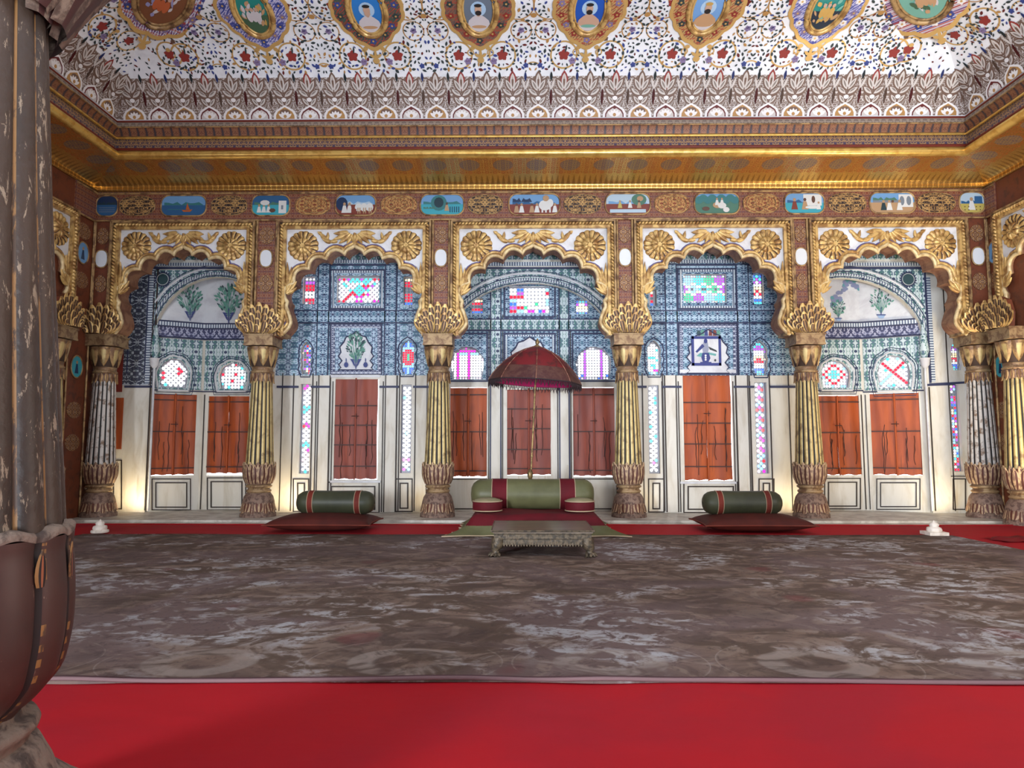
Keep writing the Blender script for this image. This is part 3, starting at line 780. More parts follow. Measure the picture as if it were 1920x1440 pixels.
for cxp, hwp, kd in paints:
    (cx, _), hw = AR.px(cxp, 384), hwp * .0097
    if kd == 'night': hw *= .85; cx = XL + hw + .02
    if kd == 'meadow': cx = XR - hw - .02
    e = empty('frieze_painting', AR.pt(cx, (zf0 + zf1) / 2, .01), plab[kd], 'painting', 'painted scenes of the frieze')
    out = cart(cx, hw, zf0, zf1); m = MB()
    sky, gr, mid = {'night': ('navy', 'blue', 'dk'), 'boat': ('sky', 'blue', 'teal'), 'tower': ('blue', 'turq', 'green'), 'cattle': ('sky', 'red', 'pale'), 'tree': ('sky', 'turq', 'teal'), 'procession': ('sky', 'red', 'blue'),
                    'red': ('pale', 'red', 'sky'), 'forest': ('sky', 'green', 'teal'), 'pool': ('sky', 'turq', 'blue'), 'terrace': ('sky', 'tan', 'grey'), 'meadow': ('pale', 'yellow', 'blue')}[kd]
    H = zf0 - zf1; zb = zf1
    def clip(poly, lo, hi):
        res = []
        for i in range(len(poly)):
            p, q = poly[i], poly[(i + 1) % len(poly)]
            for z in sorted([z for z in (lo, hi) if min(p[1], q[1]) < z < max(p[1], q[1])], key=lambda z: abs(z - p[1])): 
                t = (z - p[1]) / (q[1] - p[1]); res.append((p[0] + (q[0] - p[0]) * t, z))
            if lo <= q[1] <= hi: res.append(q)
        return res
    hz = {'night': .55, 'procession': .5, 'forest': .72, 'meadow': .45, 'red': .5}.get(kd, .52)
    m.prism(AR, clip(out, zb - 1, zb + H * hz), 0, .010, FK.index(gr)); m.prism(AR, clip(out, zb + H * hz, zb + 9), 0, .010, FK.index(sky))
    pic = m.obj('painted_ground', FM, e)
    m = MB(); o_ = [.0125]; D = lambda pts, cl: (m.prism(AR, pts, o_[0], o_[0], FK.index(cl)), o_.__setitem__(0, o_[0] + .0006))
    X = lambda t: cx + t * hw; Z = lambda t: zb + t * H
    El = lambda x, z, a, b, cl, n=10: D(ell(X(x), Z(z), a, b, n), cl)
    Rc = lambda x0, z0, x1, z1, cl: D([(X(x0), Z(z0)), (X(x1), Z(z0)), (X(x1), Z(z1)), (X(x0), Z(z1))], cl)
    def man(x, z, h, cl='white'): D([(X(x) - h * .28, Z(z)), (X(x) + h * .28, Z(z)), (X(x) + h * .13, Z(z) + h * .7), (X(x) - h * .13, Z(z) + h * .7)], cl); El(x, z + h * .85 / H, h * .13, h * .15, 'tan' if cl != 'tan' else 'brown', 8)
    def hills(z, amp, cl, x0=-.86, x1=.86, sd=1): D([(X(x0), Z(z))] + [(X(x0 + (x1 - x0) * i / 9), Z(z + amp * abs(math.sin(i * 1.3 + sd)))) for i in range(10)] + [(X(x1), Z(z))], cl)
    hills(hz, .16, mid)
    if kd == 'night': [D([(X(-.7), Z(.2 + i * .1)), (X(.75), Z(.2 + i * .1)), (X(.75), Z(.225 + i * .1)), (X(-.7), Z(.225 + i * .1))], 'grey') for i in range(3)]
    if kd == 'boat': D([(X(-.0), Z(.2)), (X(.3), Z(.2)), (X(.4), Z(.32)), (X(.15), Z(.28)), (X(-.08), Z(.3))], 'orange'); D([(X(.1), Z(.3)), (X(.28), Z(.3)), (X(.16), Z(.62))], 'orange'); Rc(-.7, .3, -.1, .33, 'teal')
    if kd == 'tower': Rc(.42, .12, .82, .72, 'white'); Rc(.55, .3, .66, .5, 'grey'); [man(x, .15, .16) for x in (-.6, -.35, -.1)]; El(.1, .25, .06, .04, 'brown'); El(-.3, .62, .09, .05, 'white')
    if kd == 'cattle': El(-.68, .55, .11, .13, 'navy', 14); [man(x, .12, .2) for x in (-.55, -.3)]; [El(x, .38, .07, .08, 'white') for x in (.15, .42, .7)]; [Rc(x, .08, x + .05, .36, 'tan') for x in (.1, .2, .38, .48, .66, .76)]; Rc(-.2, .1, .05, .3, 'red')
    if kd == 'tree': El(-.15, .58, .15, .15, 'teal', 16); El(-.15, .6, .09, .1, 'dk', 12); [Rc(.35 + i * .1, .12, .39 + i * .1, .4, 'navy') for i in range(5)]; man(.22, .2, .16, 'tan'); hills(.3, .1, 'green', -.85, -.3)
    if kd == 'procession': El(.42, .45, .12, .1, 'white', 14); [Rc(x, .1, x + .06, .4, 'white') for x in (.28, .42, .58)]; El(.62, .55, .06, .08, 'white'); [man(x, .1, .18, cl) for x, cl in ((-.7, 'tan'), (-.5, 'white'), (-.1, 'tan'), (.1, 'white'), (.8, 'white'))]; hills(.6, .2, 'navy', -.85, -.1); El(.45, .78, .06, .06, 'tan')
    if kd == 'red': El(.5, .7, .14, .11, 'green', 14); El(.55, .75, .06, .05, 'tan'); Rc(-.8, .08, .8, .24, 'pale'); [man(x, .3, .15, cl) for x, cl in ((-.35, 'yellow'), (.1, 'white'), (.5, 'tan'))]
    if kd == 'forest': [El(-.8 + i * .2, .66 + .1 * (i % 2), .08, .07, 'teal') for i in range(9)]; El(.02, .42, .09, .06, 'tan'); El(.22, .4, .08, .06, 'white'); [man(x, .42, .14) for x in (.0, .22)]; El(-.5, .25, .07, .04, 'brown'); El(.4, .2, .06, .05, 'white')
    if kd == 'pool': Rc(-.05, .38, .86, .92, 'white'); D(ell(X(.45), Z(.68), .035, .07, 10), 'brown'); man(-.5, .2, .22, 'red'); man(.02, .2, .22, 'tan'); El(.4, .3, .14, .03, 'white'); man(.7, .2, .15)
    if kd == 'terrace': Rc(.28, .3, .9, .9, 'white'); [D(ell(X(x), Z(.6), .045, .09, 12), 'grey') for x in (.42, .72)]; [man(x, .15, .2, cl) for x, cl in ((-.4, 'dk'), (0, 'tan'), (.3, 'white'), (-.15, 'white'))]; hills(.62, .15, 'green', -.86, .2)
    if kd == 'meadow': man(-.05, .15, .24); Rc(.2, .5, .8, .8, 'blue'); [El(x, z, .012, .012, 'brown', 6) for x in (-.6, -.3, .3, .6) for z in (.15, .3)]
    m.obj('painted_scene', FM, e)
    m = MB(); m.tube([AR.pt(a, b, .012) for a, b in out], .016, 6, 0, True); m.obj('gilt_border', GOLDD, e)
arabs = [(258, 37, 2), (430, 37, 2), (587, 36, 1), (748, 37, 1), (910, 36, 2), (1092, 38, 2), (1260, 36, 1), (1427, 37, 1), (1588, 38, 2), (1755, 38, 2)]
between = ['between the dark lake and the orange boat paintings', 'between the orange boat and the white tower paintings', 'between the white tower and the white cattle paintings', 'between the white cattle and the big round tree paintings',
           'between the big round tree and the elephant paintings', 'between the elephant and the red shore paintings', 'between the red shore and the forest riders paintings', 'between the forest riders and the bathing pool paintings',
           'between the bathing pool and the white doors paintings', 'between the white doors and the yellow meadow paintings']
for k, (cxp, hwp, kd) in enumerate(arabs):
    cx = AR.px(cxp, 384)[0]; hw = hwp * .0093
    e = empty('arabesque_panel', AR.pt(cx, (zf0 + zf1) / 2, .01), ('black' if kd == 2 else 'red') + ' and gold scrollwork panel ' + between[k], 'panel', 'scrollwork panels of the frieze')
    pts = ell(cx, (zf0 + zf1) / 2, hw, (zf0 - zf1) / 2 * .96, 28, 0, .8)
    m = MB(); m.prism(AR, pts, 0, .012); m.obj('scroll_ground', ARB2 if kd == 2 else ARB1, e)
    m = MB()
    for sc2 in (.98, .78): m.tube([AR.pt(cx + (a - cx) * sc2, (zf0 + zf1) / 2 + (b - (zf0 + zf1) / 2) * sc2, .014) for a, b in pts], .009, 5, 0, True)
    for q in range(12):
        th = q / 12 * 2 * math.pi; m.tube([AR.pt(cx + hw * .40 * math.cos(th) + .035 * math.cos(t), (zf0 + zf1) / 2 + .10 * math.sin(th) + .035 * math.sin(t), .014) for t in [i * .8 for i in range(7)]], .006, 4)
    m.obj('gilt_scrolls', GOLDD, e)

# ---------------------------------------------------------------- cusped arches
def arch_curve(hw, H):
    """right half of the cusped opening in unit space -> list from spring (x>0) up to the apex; x in hw, y down from apex in H"""
    cusp = [(.96, .60), (.865, .385), (.665, .215), (.415, .098), (.14, .047)]
    low = catmull([(1.06, 1.0), (1.0, .965), (.93, .90), (.905, .83), (.945, .72), (.975, .66), (.96, .60)], 4)
    pts = [(x * hw, y * H) for x, y in low]
    for (x0, y0), (x1, y1) in zip(cusp, cusp[1:]):
        a = Vector((x0 * hw, y0 * H)); b = Vector((x1 * hw, y1 * H)); d = b - a; n = Vector((-d.y, d.x)).normalized()
        if n.x < 0 or n.y > 0: n = Vector((abs(n.x), -abs(n.y)))
        L = d.length
        for i in range(1, 9):
            t = i / 8; q = a + d * t + n * (L * .36 * math.sin(math.pi * t) ** .75 if 0 < t < 1 else 0); pts.append((q.x, q.y))
    for x, y in ((.128, .012), (.100, -.010), (.066, -.022), (.032, -.034), (.012, -.047)): pts.append((x * hw, y * H))
    pts.append((0, -.056 * H)); return pts
def rosette(pl, a, z, r, off, parent, name='rosette'):
    m = MB(); NP = 16; n = NP * 6; rows = []
    rad = [0.001, .10, .16, .18, .30, .42, .47, .50, .70, .90, .97, 1.0]
    for t in rad:
        row = []
        for j in range(n):
            th = 2 * math.pi * j / n; inner = t < .48
            pet = abs(math.sin(th * (8 if not inner else 4))); 
            h = (.055 * math.sin(math.pi * min(1, t / .5)) ** .5 * (.4 + .6 * pet ** .6) + .03) if inner else (.05 * math.sin(math.pi * min(.95, (t - .46) / .56)) ** .6 * (.3 + .7 * pet ** .6))
            if t < .12: h = .07
            k = t * (1 - (.05 * (1 - pet) if t > .9 else 0))
            if t >= 1: h = -.01
            row.append(pl.pt(a + r * k * math.cos(th), z + r * k * math.sin(th), off + h * r * 3.2))
        rows.append(row)
    def mf(i, j):
        if rad[i] < .48: return 1 if (j % 12 == 0 or i == 2) and i > 1 else 0
        if i == 6: return 1
        return 1 if j % 6 == 0 and i > 6 else 0
    m.grid(rows, 0, True, None, True, mf)
    return m.obj(name, [GOLD, GROOVE], parent)
def leaves(pl, a, z, off, spec, parent, name, mats):
    m = MB()
    for (dx, dz, ang, L, W, b) in spec:
        d = pl.u * math.cos(R(ang)) + Vector((0, 0, math.sin(R(ang))))
        m.leaf(pl.pt(a + dx, z + dz, off), d, pl.n, L, W, b, .0, .02)
    return m.obj(name, mats, parent)
LG = [GOLD, GOLD, GROOVE]
def make_arch(pl, a0, a1, zt_, zb, zap, lab, th=TH, hwk=.885, soff=SOFFIT):
    cx = (a0 + a1) / 2; fhw = (a1 - a0) / 2; H = zap - zb; hw = fhw * hwk
    e = empty('cusped_arch', pl.pt(cx, zb, 0), lab, 'arch', 'gilded cusped arches of the hall')
    half = arch_curve(hw, H)
    half = [(min(x, fhw - .02), zap - y) for x, y in half]
    right = [(cx + x, z) for x, z in half]; left = [(cx - x, z) for x, z in half[:-1]][::-1]
    curve = right + left                     # from right spring over the apex to left spring
    fr = .16
    outline = curve + [(a0 + .02, zb), (a0 + .02, zt_ - .02), (a1 - .02, zt_ - .02), (a1 - .02, zb)]
    m = MB(); m.prism(pl, outline, -th, -.03, 0, 1)
    m.obj('spandrel_panel', [WHITE, soff], e)
    # moulding along the cusps: pale bead with a dark inner lip
    m = MB(); up = tuple(pl.n)
    def along(k, off):
        out = []
        for i in range(len(curve)):
            p = Vector(curve[max(0, i - 1)]); q = Vector(curve[min(len(curve) - 1, i + 1)]); t = (q - p).normalized(); n = Vector((t.y, -t.x))
            out.append(pl.pt(curve[i][0] + n.x * k, curve[i][1] + n.y * k, off))
        return out
    m.tube(along(.012, -.01), .036, 8, 0, False, 1.0, up); m.tube(along(.072, -.012), .030, 8, 1, False, 1.0, up); m.tube(along(.108, -.02), .013, 6, 2, False, 1.0, up)
    m.obj('cusp_moulding', [PALEG, GOLD, LPURP], e)
    # rectangular gilded frame: three members with mitres
    def frame(i0, i1, o, mt, name, rope=False):
        m = MB()
        P = lambda i: [(a0 + i, zb), (a0 + i, zt_ - i), (a1 - i, zt_ - i), (a1 - i, zb)]
        if not rope:
            A, B = P(i0), P(i1)
            for k in range(3):
                q = [A[k], A[k + 1], B[k + 1], B[k]]
                m.prism(pl, q, -.03, o)
        else:
            mid = (i0 + i1) / 2; Q = P(mid); w = (i1 - i0)
            for k in range(3):
                s_ = Vector(Q[k]); t_ = Vector(Q[k + 1]); L = (t_ - s_).length; n = int(L / .062); d = (t_ - s_) / L; nn = Vector((-d.y, d.x))
                for q in range(n):
                    cc = s_ + d * (L * (q + .5) / n); ax = d * .028 + nn * 0
                    rows = []
                    for (tt, rr) in ((-1, .3), (-.6, .85), (0, 1), (.6, .85), (1, .3)):
                        row = []
                        for g_ in range(5):
                            al = math.pi * g_ / 4; v2 = cc + d * (tt * .028 + math.cos(al) * .02) + nn * (math.cos(al) * w / 2 * .95)
                            row.append(pl.pt(v2.x, v2.y, o - .03 + .05 * rr * math.sin(al)))
                        rows.append(row)
                    m.grid(rows, 0)
            for k in range(3):
                A, B = P(i0), P(i1); m.prism(pl, [A[k], A[k + 1], B[k + 1], B[k]], -.03, o - .03, 1)
        return m.obj(name, mt, e)
    frame(0, .035, .05, GOLDD, 'outer_fillet'); frame(.035, .105, .05, [GOLD, GROOVE], 'rope_moulding', True); frame(.105, .155, .035, GOLD, 'inner_fillet')
    r = .285 * (fhw / 1.5) ** .5 * 1.06; zr = zt_ - .155 - r - .02
    for sg in (-1, 1): rosette(pl, cx + sg * (fhw - .155 - r - .015), zr, r, -.03, e)
    spec = [(0, .30, -90, .30, .09, .05), (0, .02, 90, .14, .08, .06), (.0, .06, 62, .18, .1, .05), (.0, .06, 118, .18, .1, .05)]
    for sg in (1, -1):
        A = lambda ang: ang if sg > 0 else 180 - ang
        spec += [(sg * .06, .26, A(-62), .26, .10, .05), (sg * .10, .28, A(-42), .36, .11, .06), (sg * .14, .30, A(-24), .40, .12, .06), (sg * .16, .32, A(-6), .34, .12, .06),
                 (sg * .42, .10, A(-8), .22, .09, .05), (sg * .58, .06, A(20), .22, .10, .05), (sg * .70, .12, A(48), .24, .10, .05), (sg * .82, .28, A(30), .10, .08, .04), (sg * .68, .14, A(100), .17, .07, .04)]
    leaves(pl, cx, zap + .12, -.02, [(dx * fhw / 1.5 * .80, dz * .72, an, L * .80, W, b) for dx, dz, an, L, W, b in spec], e, 'crowning_leaf_spray', LG)
    for sg in (1, -1):
        A = lambda ang: ang if sg > 0 else 180 - ang
        sp_ = []
        for q, (dz, an, L) in enumerate([(0, 100, .26), (.0, 128, .30), (.06, 112, .40), (.12, 100, .46), (.16, 90, .52), (.02, 150, .22)]): sp_.append((sg * -.00, dz * .5, A(an), L, .09, .05))
        leaves(pl, cx + sg * (fhw - .19), zr - r - .62, -.02, sp_, e, 'side_leaf_cluster', LG)
        # scroll at the foot of the arch
        m = MB(); bx = cx + sg * (hw * .985 if hw * .985 < fhw - .1 else fhw - .1); 
        pts = [(bx + sg * (.10 - .09 * math.cos(t)) * (1 - t / 9), zb + .34 - .12 * math.sin(t) * (1 - t / 9)) for t in [i * .5 for i in range(13)]]
        m.tube([pl.pt(x, z, -.02) for x, z in pts], [.03 * (1 - i / 16) for i in range(13)], 6, 0, False, 1, up)
        m.leaf(pl.pt(bx + sg * .06, zb + .08, -.03), Vector((0, 0, 1)) + pl.u * (sg * .1), pl.n, .42, .12, .05, m=(0, 0, 1))
        m.obj('foot_scroll', [GOLD, GROOVE], e)
        # gilded block under the springing
        m = MB(); xx = cx + sg * (hw * 1.0); m.rect(pl, min(xx, xx + sg * .16), zb + .001, max(xx, xx + sg * .16), zb + .13, -th + .02, -.05)
        m.obj('springer_block', GOLDD, e)
    return e
alab = ['gilded cusped arch before the white niche with two painted trees, dim end of the hall', 'gilded cusped arch before the panel with one painted tree', 'widest gilded cusped arch behind the umbrella',
        'gilded cusped arch before the blue square picture', 'gilded cusped arch before the niche with potted plants and bright gold rope top']
for k, (a0, a1) in enumerate(frames): make_arch(AR, a0, a1, FT - .0, FB, APX, alab[k])
# side wall arches, mostly outside the view
for pl, sg, lab in ((LW, 1, 'gilded cusped arch on the side wall seen past the dark near pillar'), (RW, -1, 'gilded cusped arch on the right side wall at the picture edge')):
    y1 = (atX(132, 500, XL).y if sg > 0 else atX(1876, 500, XR).y)
    a1 = y1 * sg; a0 = (y1 - 2.9) * sg; lo, hi = min(a0, a1), max(a0, a1)
    p2 = Plane((XL + .43, 0), (0, 1)) if sg > 0 else Plane((XR - .43, 0), (0, -1))
    p2 = Plane((XL + .08, 0), (0, 1)) if sg > 0 else Plane((XR - .08, 0), (0, -1))
    make_arch(p2, lo, hi, FT, FB, APX, lab, .07)

# ---------------------------------------------------------------- pillars
COLY = 12.78
kk = COLY / FPX
def zc_(py): return zY(py, COLY)
Z0 = LEDGE
def pillar(name, prof_scale=1.0, zs=None, mats=None, loc=(0, 0, 0), crest=True, nfl=16, seg=6):
    Zs = zs or (lambda py: (zc_(py) - Z0))
    W = lambda px: px * kk * prof_scale
    e = empty(name, loc)
    gp, dk, leafm, redm, stone, abm = mats
    # foot
    foot = [(W(32), 0), (W(32), Zs(962)), (W(30), Zs(960)), (W(29), Zs(950)), (W(28.5), Zs(940)), (W(26), Zs(931)), (W(22), Zs(925)), (W(20), Zs(923))]
    foot[0] = (W(32.5), 0.0)
    m = MB(); m.lathe(foot, 32)
    for k in range(8):
        th = k * math.pi / 4 + .39; d = Vector((math.cos(th), math.sin(th), 0))
        for q, (zz, L, Wd) in enumerate(((Zs(958), Zs(929) - Zs(958), .2), )):
            m.leaf(d * W(30) + Vector((0, 0, zz)), Vector((0, 0, 1)) - d * .24, d, L, W(21), W(2.8), 0, 0, (1, 2, 1))
        th += math.pi / 8; d = Vector((math.cos(th), math.sin(th), 0))
        m.leaf(d * W(29.5) + Vector((0, 0, Zs(961))), Vector((0, 0, 1)) - d * .1, d, (Zs(940) - Zs(961)), W(13), W(2.2), 0, 0, (1, 2, 1))
    m.obj('foot', [stone, LEAFG, redm], e, True)
    m = MB(); rp = [(W(20), Zs(924)), (W(22.5), Zs(921)), (W(22.5), Zs(919)), (W(19.5), Zs(917)), (W(19.5), Zs(915)), (W(23.5), Zs(912.5)), (W(23.5), Zs(910.5)), (W(20.5), Zs(908))]
    m.lathe(rp, 32); m.obj('waist_ring', abm, e, True)
    # lotus collar
    cp = [(W(20.5), Zs(909)), (W(23), Zs(903)), (W(26.2), Zs(895)), (W(27.5), Zs(886)), (W(27), Zs(877)), (W(26.5), Zs(871)), (W(20), Zs(870))]
    m = MB(); m.lathe(cp, 32)
    rz = lambda py: next((a[0] + (b[0] - a[0]) * ((Zs(py) - a[1]) / (b[1] - a[1])) for a, b in zip(cp, cp[1:]) if a[1] <= Zs(py) <= b[1]), W(26))
    for k in range(12):
        for lay, (da, wd, out, top) in enumerate(((.5, 17, .2, 866), (0, 14.5, 1.4, 869))):
            th = (k + da) * 2 * math.pi / 12; rows = []
            for i in range(9):
                t = i / 8; py = 907 + (top - 907) * t; r = rz(max(872, py)) + W(out) + W(3.2) * max(0, t - .7) ** 1.2
                hwid = wd * .5 * (math.sin(math.pi * (.12 + .80 * t)) ** .7) * (1 if t < .8 else (1 - (t - .8) * 3.6))
                row = []
                for q in (-1, -.74, -.3, 0, .3, .74, 1):
                    an = th + q * W(hwid) / r; rr = r + W(1.6) * (1 - q * q)
                    row.append((rr * math.cos(an), rr * math.sin(an), Zs(py)))
                rows.append(row)
            m.grid(rows, 0, False, None, True, lambda i, j: 1 if (j in (0, 5) or i >= 7) else (2 if j in (1, 4) else 1))
    m.obj('lotus_collar', [stone, LEAFG, flat('dark_red_leaf_ground', c(78, 38, 32), .6)], e, True)
    # fluted shaft
    n = nfl * seg; rows = []; NR = 14
    for i in range(NR + 1):
        t = i / NR; py = 871 + (714 - 871) * t; r = W(25.4 - 6.6 * t)
        rows.append([(r * (1 - .10 * (abs(math.cos(nfl * math.pi * j / n)) ** 6)) * math.cos(2 * math.pi * j / n), r * (1 - .10 * (abs(math.cos(nfl * math.pi * j / n)) ** 6)) * math.sin(2 * math.pi * j / n), Zs(py)) for j in range(n)])
    m = MB(); m.grid(rows, 0, True, None, True, lambda i, j: 1 if (j % seg) in (0, seg - 1) else 0)
    m.obj('fluted_shaft', [gp, BLACK], e, True)
    # neck leaves and ring
    m = MB(); m.lathe([(W(18.5), Zs(716)), (W(20), Zs(710)), (W(20.5), Zs(703)), (W(19), Zs(700))], 32)
    for k in range(14):
        th = k * 2 * math.pi / 14; d = Vector((math.cos(th), math.sin(th), 0))
        m.leaf(d * W(19.8) + Vector((0, 0, Zs(701))), Vector((0, 0, -1)) + d * .03, d, Zs(701) - Zs(719), W(8), W(1.8), 0, W(1.2), (1, 1, 2))
    m.obj('neck_leaves', [stone, leafm, redm], e, True)
    m = MB(); m.lathe([(W(18.5), Zs(701)), (W(21), Zs(699)), (W(21.5), Zs(697)), (W(19.5), Zs(695.5)), (W(19), Zs(692)), (W(20), Zs(689)), (W(18), Zs(688))], 32); m.obj('neck_ring', abm, e, True)
    # tulip capital
    tp = [(W(18.5), Zs(690)), (W(20.5), Zs(682)), (W(23.5), Zs(672)), (W(25.5), Zs(662)), (W(26.5), Zs(652)), (W(22), Zs(650))]
    m = MB(); m.lathe(tp, 32)
    for k in range(8):
        th = k * math.pi / 4 + math.pi / 8; rows = []
        for i in range(8):
            t = i / 7; py = 652 + (688 - 652) * t; r = (26.8 - 7.2 * t ** 1.3) ; hw_ = 10.6 * (1 - t ** 2.4)
            rows.append([((W(r) + W(2.2) * (1 - q * q)) * math.cos(th + q * hw_ / r), (W(r) + W(2.2) * (1 - q * q)) * math.sin(th + q * hw_ / r), Zs(py)) for q in (-1, -.7, -.35, 0, .35, .7, 1)])
        m.grid(rows, 0, False, None, True, lambda i, j: 1 if j in (0, 1, 4, 5) or i > 5 or i < 1 else 3)
    m.obj('tulip_capital', [dk, leafm, redm, gp], e, True)
    # abacus
    m = MB(); a = W(27.5)
    for (s1, z0, z1) in ((1.0, 650, 647), (.97, 647, 632), (1.03, 632, 629)): m.box((-a * s1, -a * s1, Zs(z0)), (a * s1, a * s1, Zs(z1)))
    m.obj('abacus', abm, e, True)
    if crest:
        m = MB(); yb = -W(26.5); P = Plane((0, yb), (1, 0)); zb0 = Zs(628)
        for lay, (n_, L, Wd, o, spr) in enumerate(((9, W(58), W(19), .0, 74), (7, W(42), W(17), .03, 62), (5, W(28), W(15), .06, 50), (3, W(15), W(12), .09, 34))):
            for q in range(n_):
                an = 90 + (q - (n_ - 1) / 2) * spr * 2 / (n_ - 1) * .92; f = abs(q - (n_ - 1) / 2) / ((n_ - 1) / 2)
                l = L * (1 - .42 * f ** 1.4); bx = -math.copysign(1, an - 90) * f * W(19) if an != 90 else 0
                d = Vector((math.cos(R(an)) * .62, 0, math.sin(R(an)) + f * .25))
                m.leaf((bx, yb - o, zb0), d, (0, -1, 0), l, Wd, .022, 0, .03 , (0, 1, 4), nt_=8, wf=lambda t: (math.sin(math.pi * (.10 + .88 * t)) ** .55) * (.62 + .5 * t))
        m.prism(P, [(-W(24), zb0), (W(24), zb0), (W(27), zb0 + W(24)), (W(20), zb0 + W(46)), (0, zb0 + W(56)), (-W(20), zb0 + W(46)), (-W(27), zb0 + W(24))], -.12, 0, 3)
        m.obj('acanthus_crest', [GOLD, flat('dark_leaf_groove', c(70, 46, 34), .6), GROOVE, BROWN, flat('brown_leaf_core', c(146, 110, 70), .5, .2)], e, True)
    return e
REDG = flat('red_brown_leaf_ground', c(96, 52, 40), .6)
SHG = mat('worn_gilt_flutes', gold_col(c(196, 174, 118), c(132, 108, 72), 5, .45, .68), .42, .3, (bmp(40), .2, .01))
LEAFG = mat('grey_gilt_leaf', gold_col(c(190, 160, 124), c(128, 100, 82), 12, .4, .62), .55, .1, (bmp(40), .4, .01))
STON = worn('brown_grey_column_stone', c(138, 112, 96), c(94, 70, 60), .5, 14, .7)
pm = (SHG, GROOVE, GOLDD, REDG, STON, worn('dull_gilt_mouldings', c(168, 140, 102), c(122, 92, 66), .5, 8, .5, .3))
PIL = pillar('pillar', mats=pm)
PG = 'fluted pillars of the arcade'
cols = [(184, 'fluted pillar with white worn flutes in the dim corner'), (489, 'gilded fluted pillar by the left end bolster seat, under the white shore tower painting'), (822, 'gilded fluted pillar under the umbrella side of the maroon seat, next to the left bolster seat'),
        (1177, 'gilded fluted pillar just beyond the round cushion near the blue square picture arch'), (1515, 'gilded fluted pillar with speckled flutes beside the bolster seat under the blue square picture'), (1840, 'pillar with bare white flutes in the bright gold corner')]
cols[1] = (489, 'gilded pillar between the two painted tree niche and the left bolster seat')
cols[2] = (822, 'gilded pillar between the left bolster seat and the umbrella')
cols[3] = (1177, 'gilded pillar between the umbrella and the blue square picture')
cols[4] = (1515, 'gilded pillar with flaking speckled flutes between the blue square picture and potted plant niche')
allp = []
for k, (px, lab) in enumerate(cols):
    o = PIL if k == 0 else copy_tree(PIL)
    x = atY(px, 800, COLY).x
    if k == 0: x = max(x, XL + .24)
    if k == 5: x = min(x, XR - .14)
    o.location = (x, COLY, LEDGE); tag(o, lab, 'pillar', PG); allp.append(o)
WFL = worn('bare_white_flutes', c(206, 200, 192), c(128, 104, 84), .56, 9, .6)
for o in (allp[0], allp[5]):
    for ch in [x for x in COL.objects if x.parent == o and x.name.startswith('fluted_shaft')]:
        ch.data = ch.data.copy(); ch.data.materials[0] = WFL; ch['label'] = 'white worn fluted shaft'
# side pillars
for ch in [x for x in COL.objects if x.parent == PIL and x.name.startswith('fluted_shaft')]: SHM = ch
for X, px, lab in ((XL + .12, 88, 'fluted pillar on the side wall just past the dark near pillar'), (XR - .16, 1912, 'fluted pillar at the right picture edge on the side wall')):
    o = copy_tree(allp[2]); o.location = (X, atX(px, 800, X).y, 0.0); tag(o, lab, 'pillar', PG)
    o.rotation_euler = (0, 0, R(90) if X < 0 else R(-90))
# side wall strips with small oval paintings
for pl, sgn, X in ((LW, 1, XL), (RW, -1, XR)):
    y0 = (atX(132, 500, XL).y if sgn > 0 else atX(1876, 500, XR).y); y1 = YA
    t = empty('trim_%d' % (40 if sgn > 0 else 41), (X, (y0 + y1) / 2, 0), kind='structure')
    lo, hi = sorted((y0 * sgn, y1 * sgn)); mid = (lo + hi) / 2
    m = MB(); m.rect(pl, lo, FT, hi, fr_t, 0, .03); m.obj('frieze_end', REDSC, t)
    m = MB()
    for z in (FT, fr_t - .03): m.tube([pl.pt(lo, z, .04), pl.pt(hi, z, .04)], .02, 6)
    for a in (lo + .02, hi - .02): m.tube([pl.pt(a, 0, .02), pl.pt(a, FT, .02)], .02, 6)
    m.obj('edge_bead', GOLDD, t)
    for z in [AR.px(975, y)[1] for y in (440, 530, 770, 830)]:
        m = MB(); m.prism(pl, ell(mid, z, .2, .15, 20), 0, .01); m.obj('round_arabesque', ARB3, t)
    for z, nm, colr in ((AR.px(975, 480)[1], 'upper blue', 'sky'), (AR.px(975, 690)[1], 'lower turquoise', 'turq')):
        e = empty('oval_painting', pl.pt(mid, z, 0), nm + ' oval painting on the brown strip of the ' + ('dim' if sgn > 0 else 'bright') + ' corner', 'painting', 'small oval paintings of the corner strips')
        m = MB(); m.prism(pl, ell(mid, z, .15, .19, 24), 0, .015); m.obj('picture_ground', FM[FK.index(colr)], e)
        m = MB(); m.tube([pl.pt(a, b, .015) for a, b in ell(mid, z, .16, .2, 24)], .014, 5, 0, True); m.obj('gilt_rim', GOLDD, e)
        m = MB(); m.prism(pl, [(mid - .05, z - .12), (mid + .05, z - .12), (mid + .02, z + .05), (mid - .02, z + .05)], .015, .018, 0); m.prism(pl, ell(mid, z + .08, .025, .03, 10), .015, .018, 1)
        m.obj('painted_figure', [FM[FK.index('navy')], FM[FK.index('tan')]], e)
# the dark pillar close to the camera
NY = 2.0
cX = atY(-148, 990, NY).x
ND = math.hypot(cX, NY); NPH = math.atan2(cX, NY)
def nz(py):
    d = ray(115, py); return CAM.z + d.z / math.hypot(d.x, d.y) * math.sqrt(ND ** 2 - .40 ** 2)
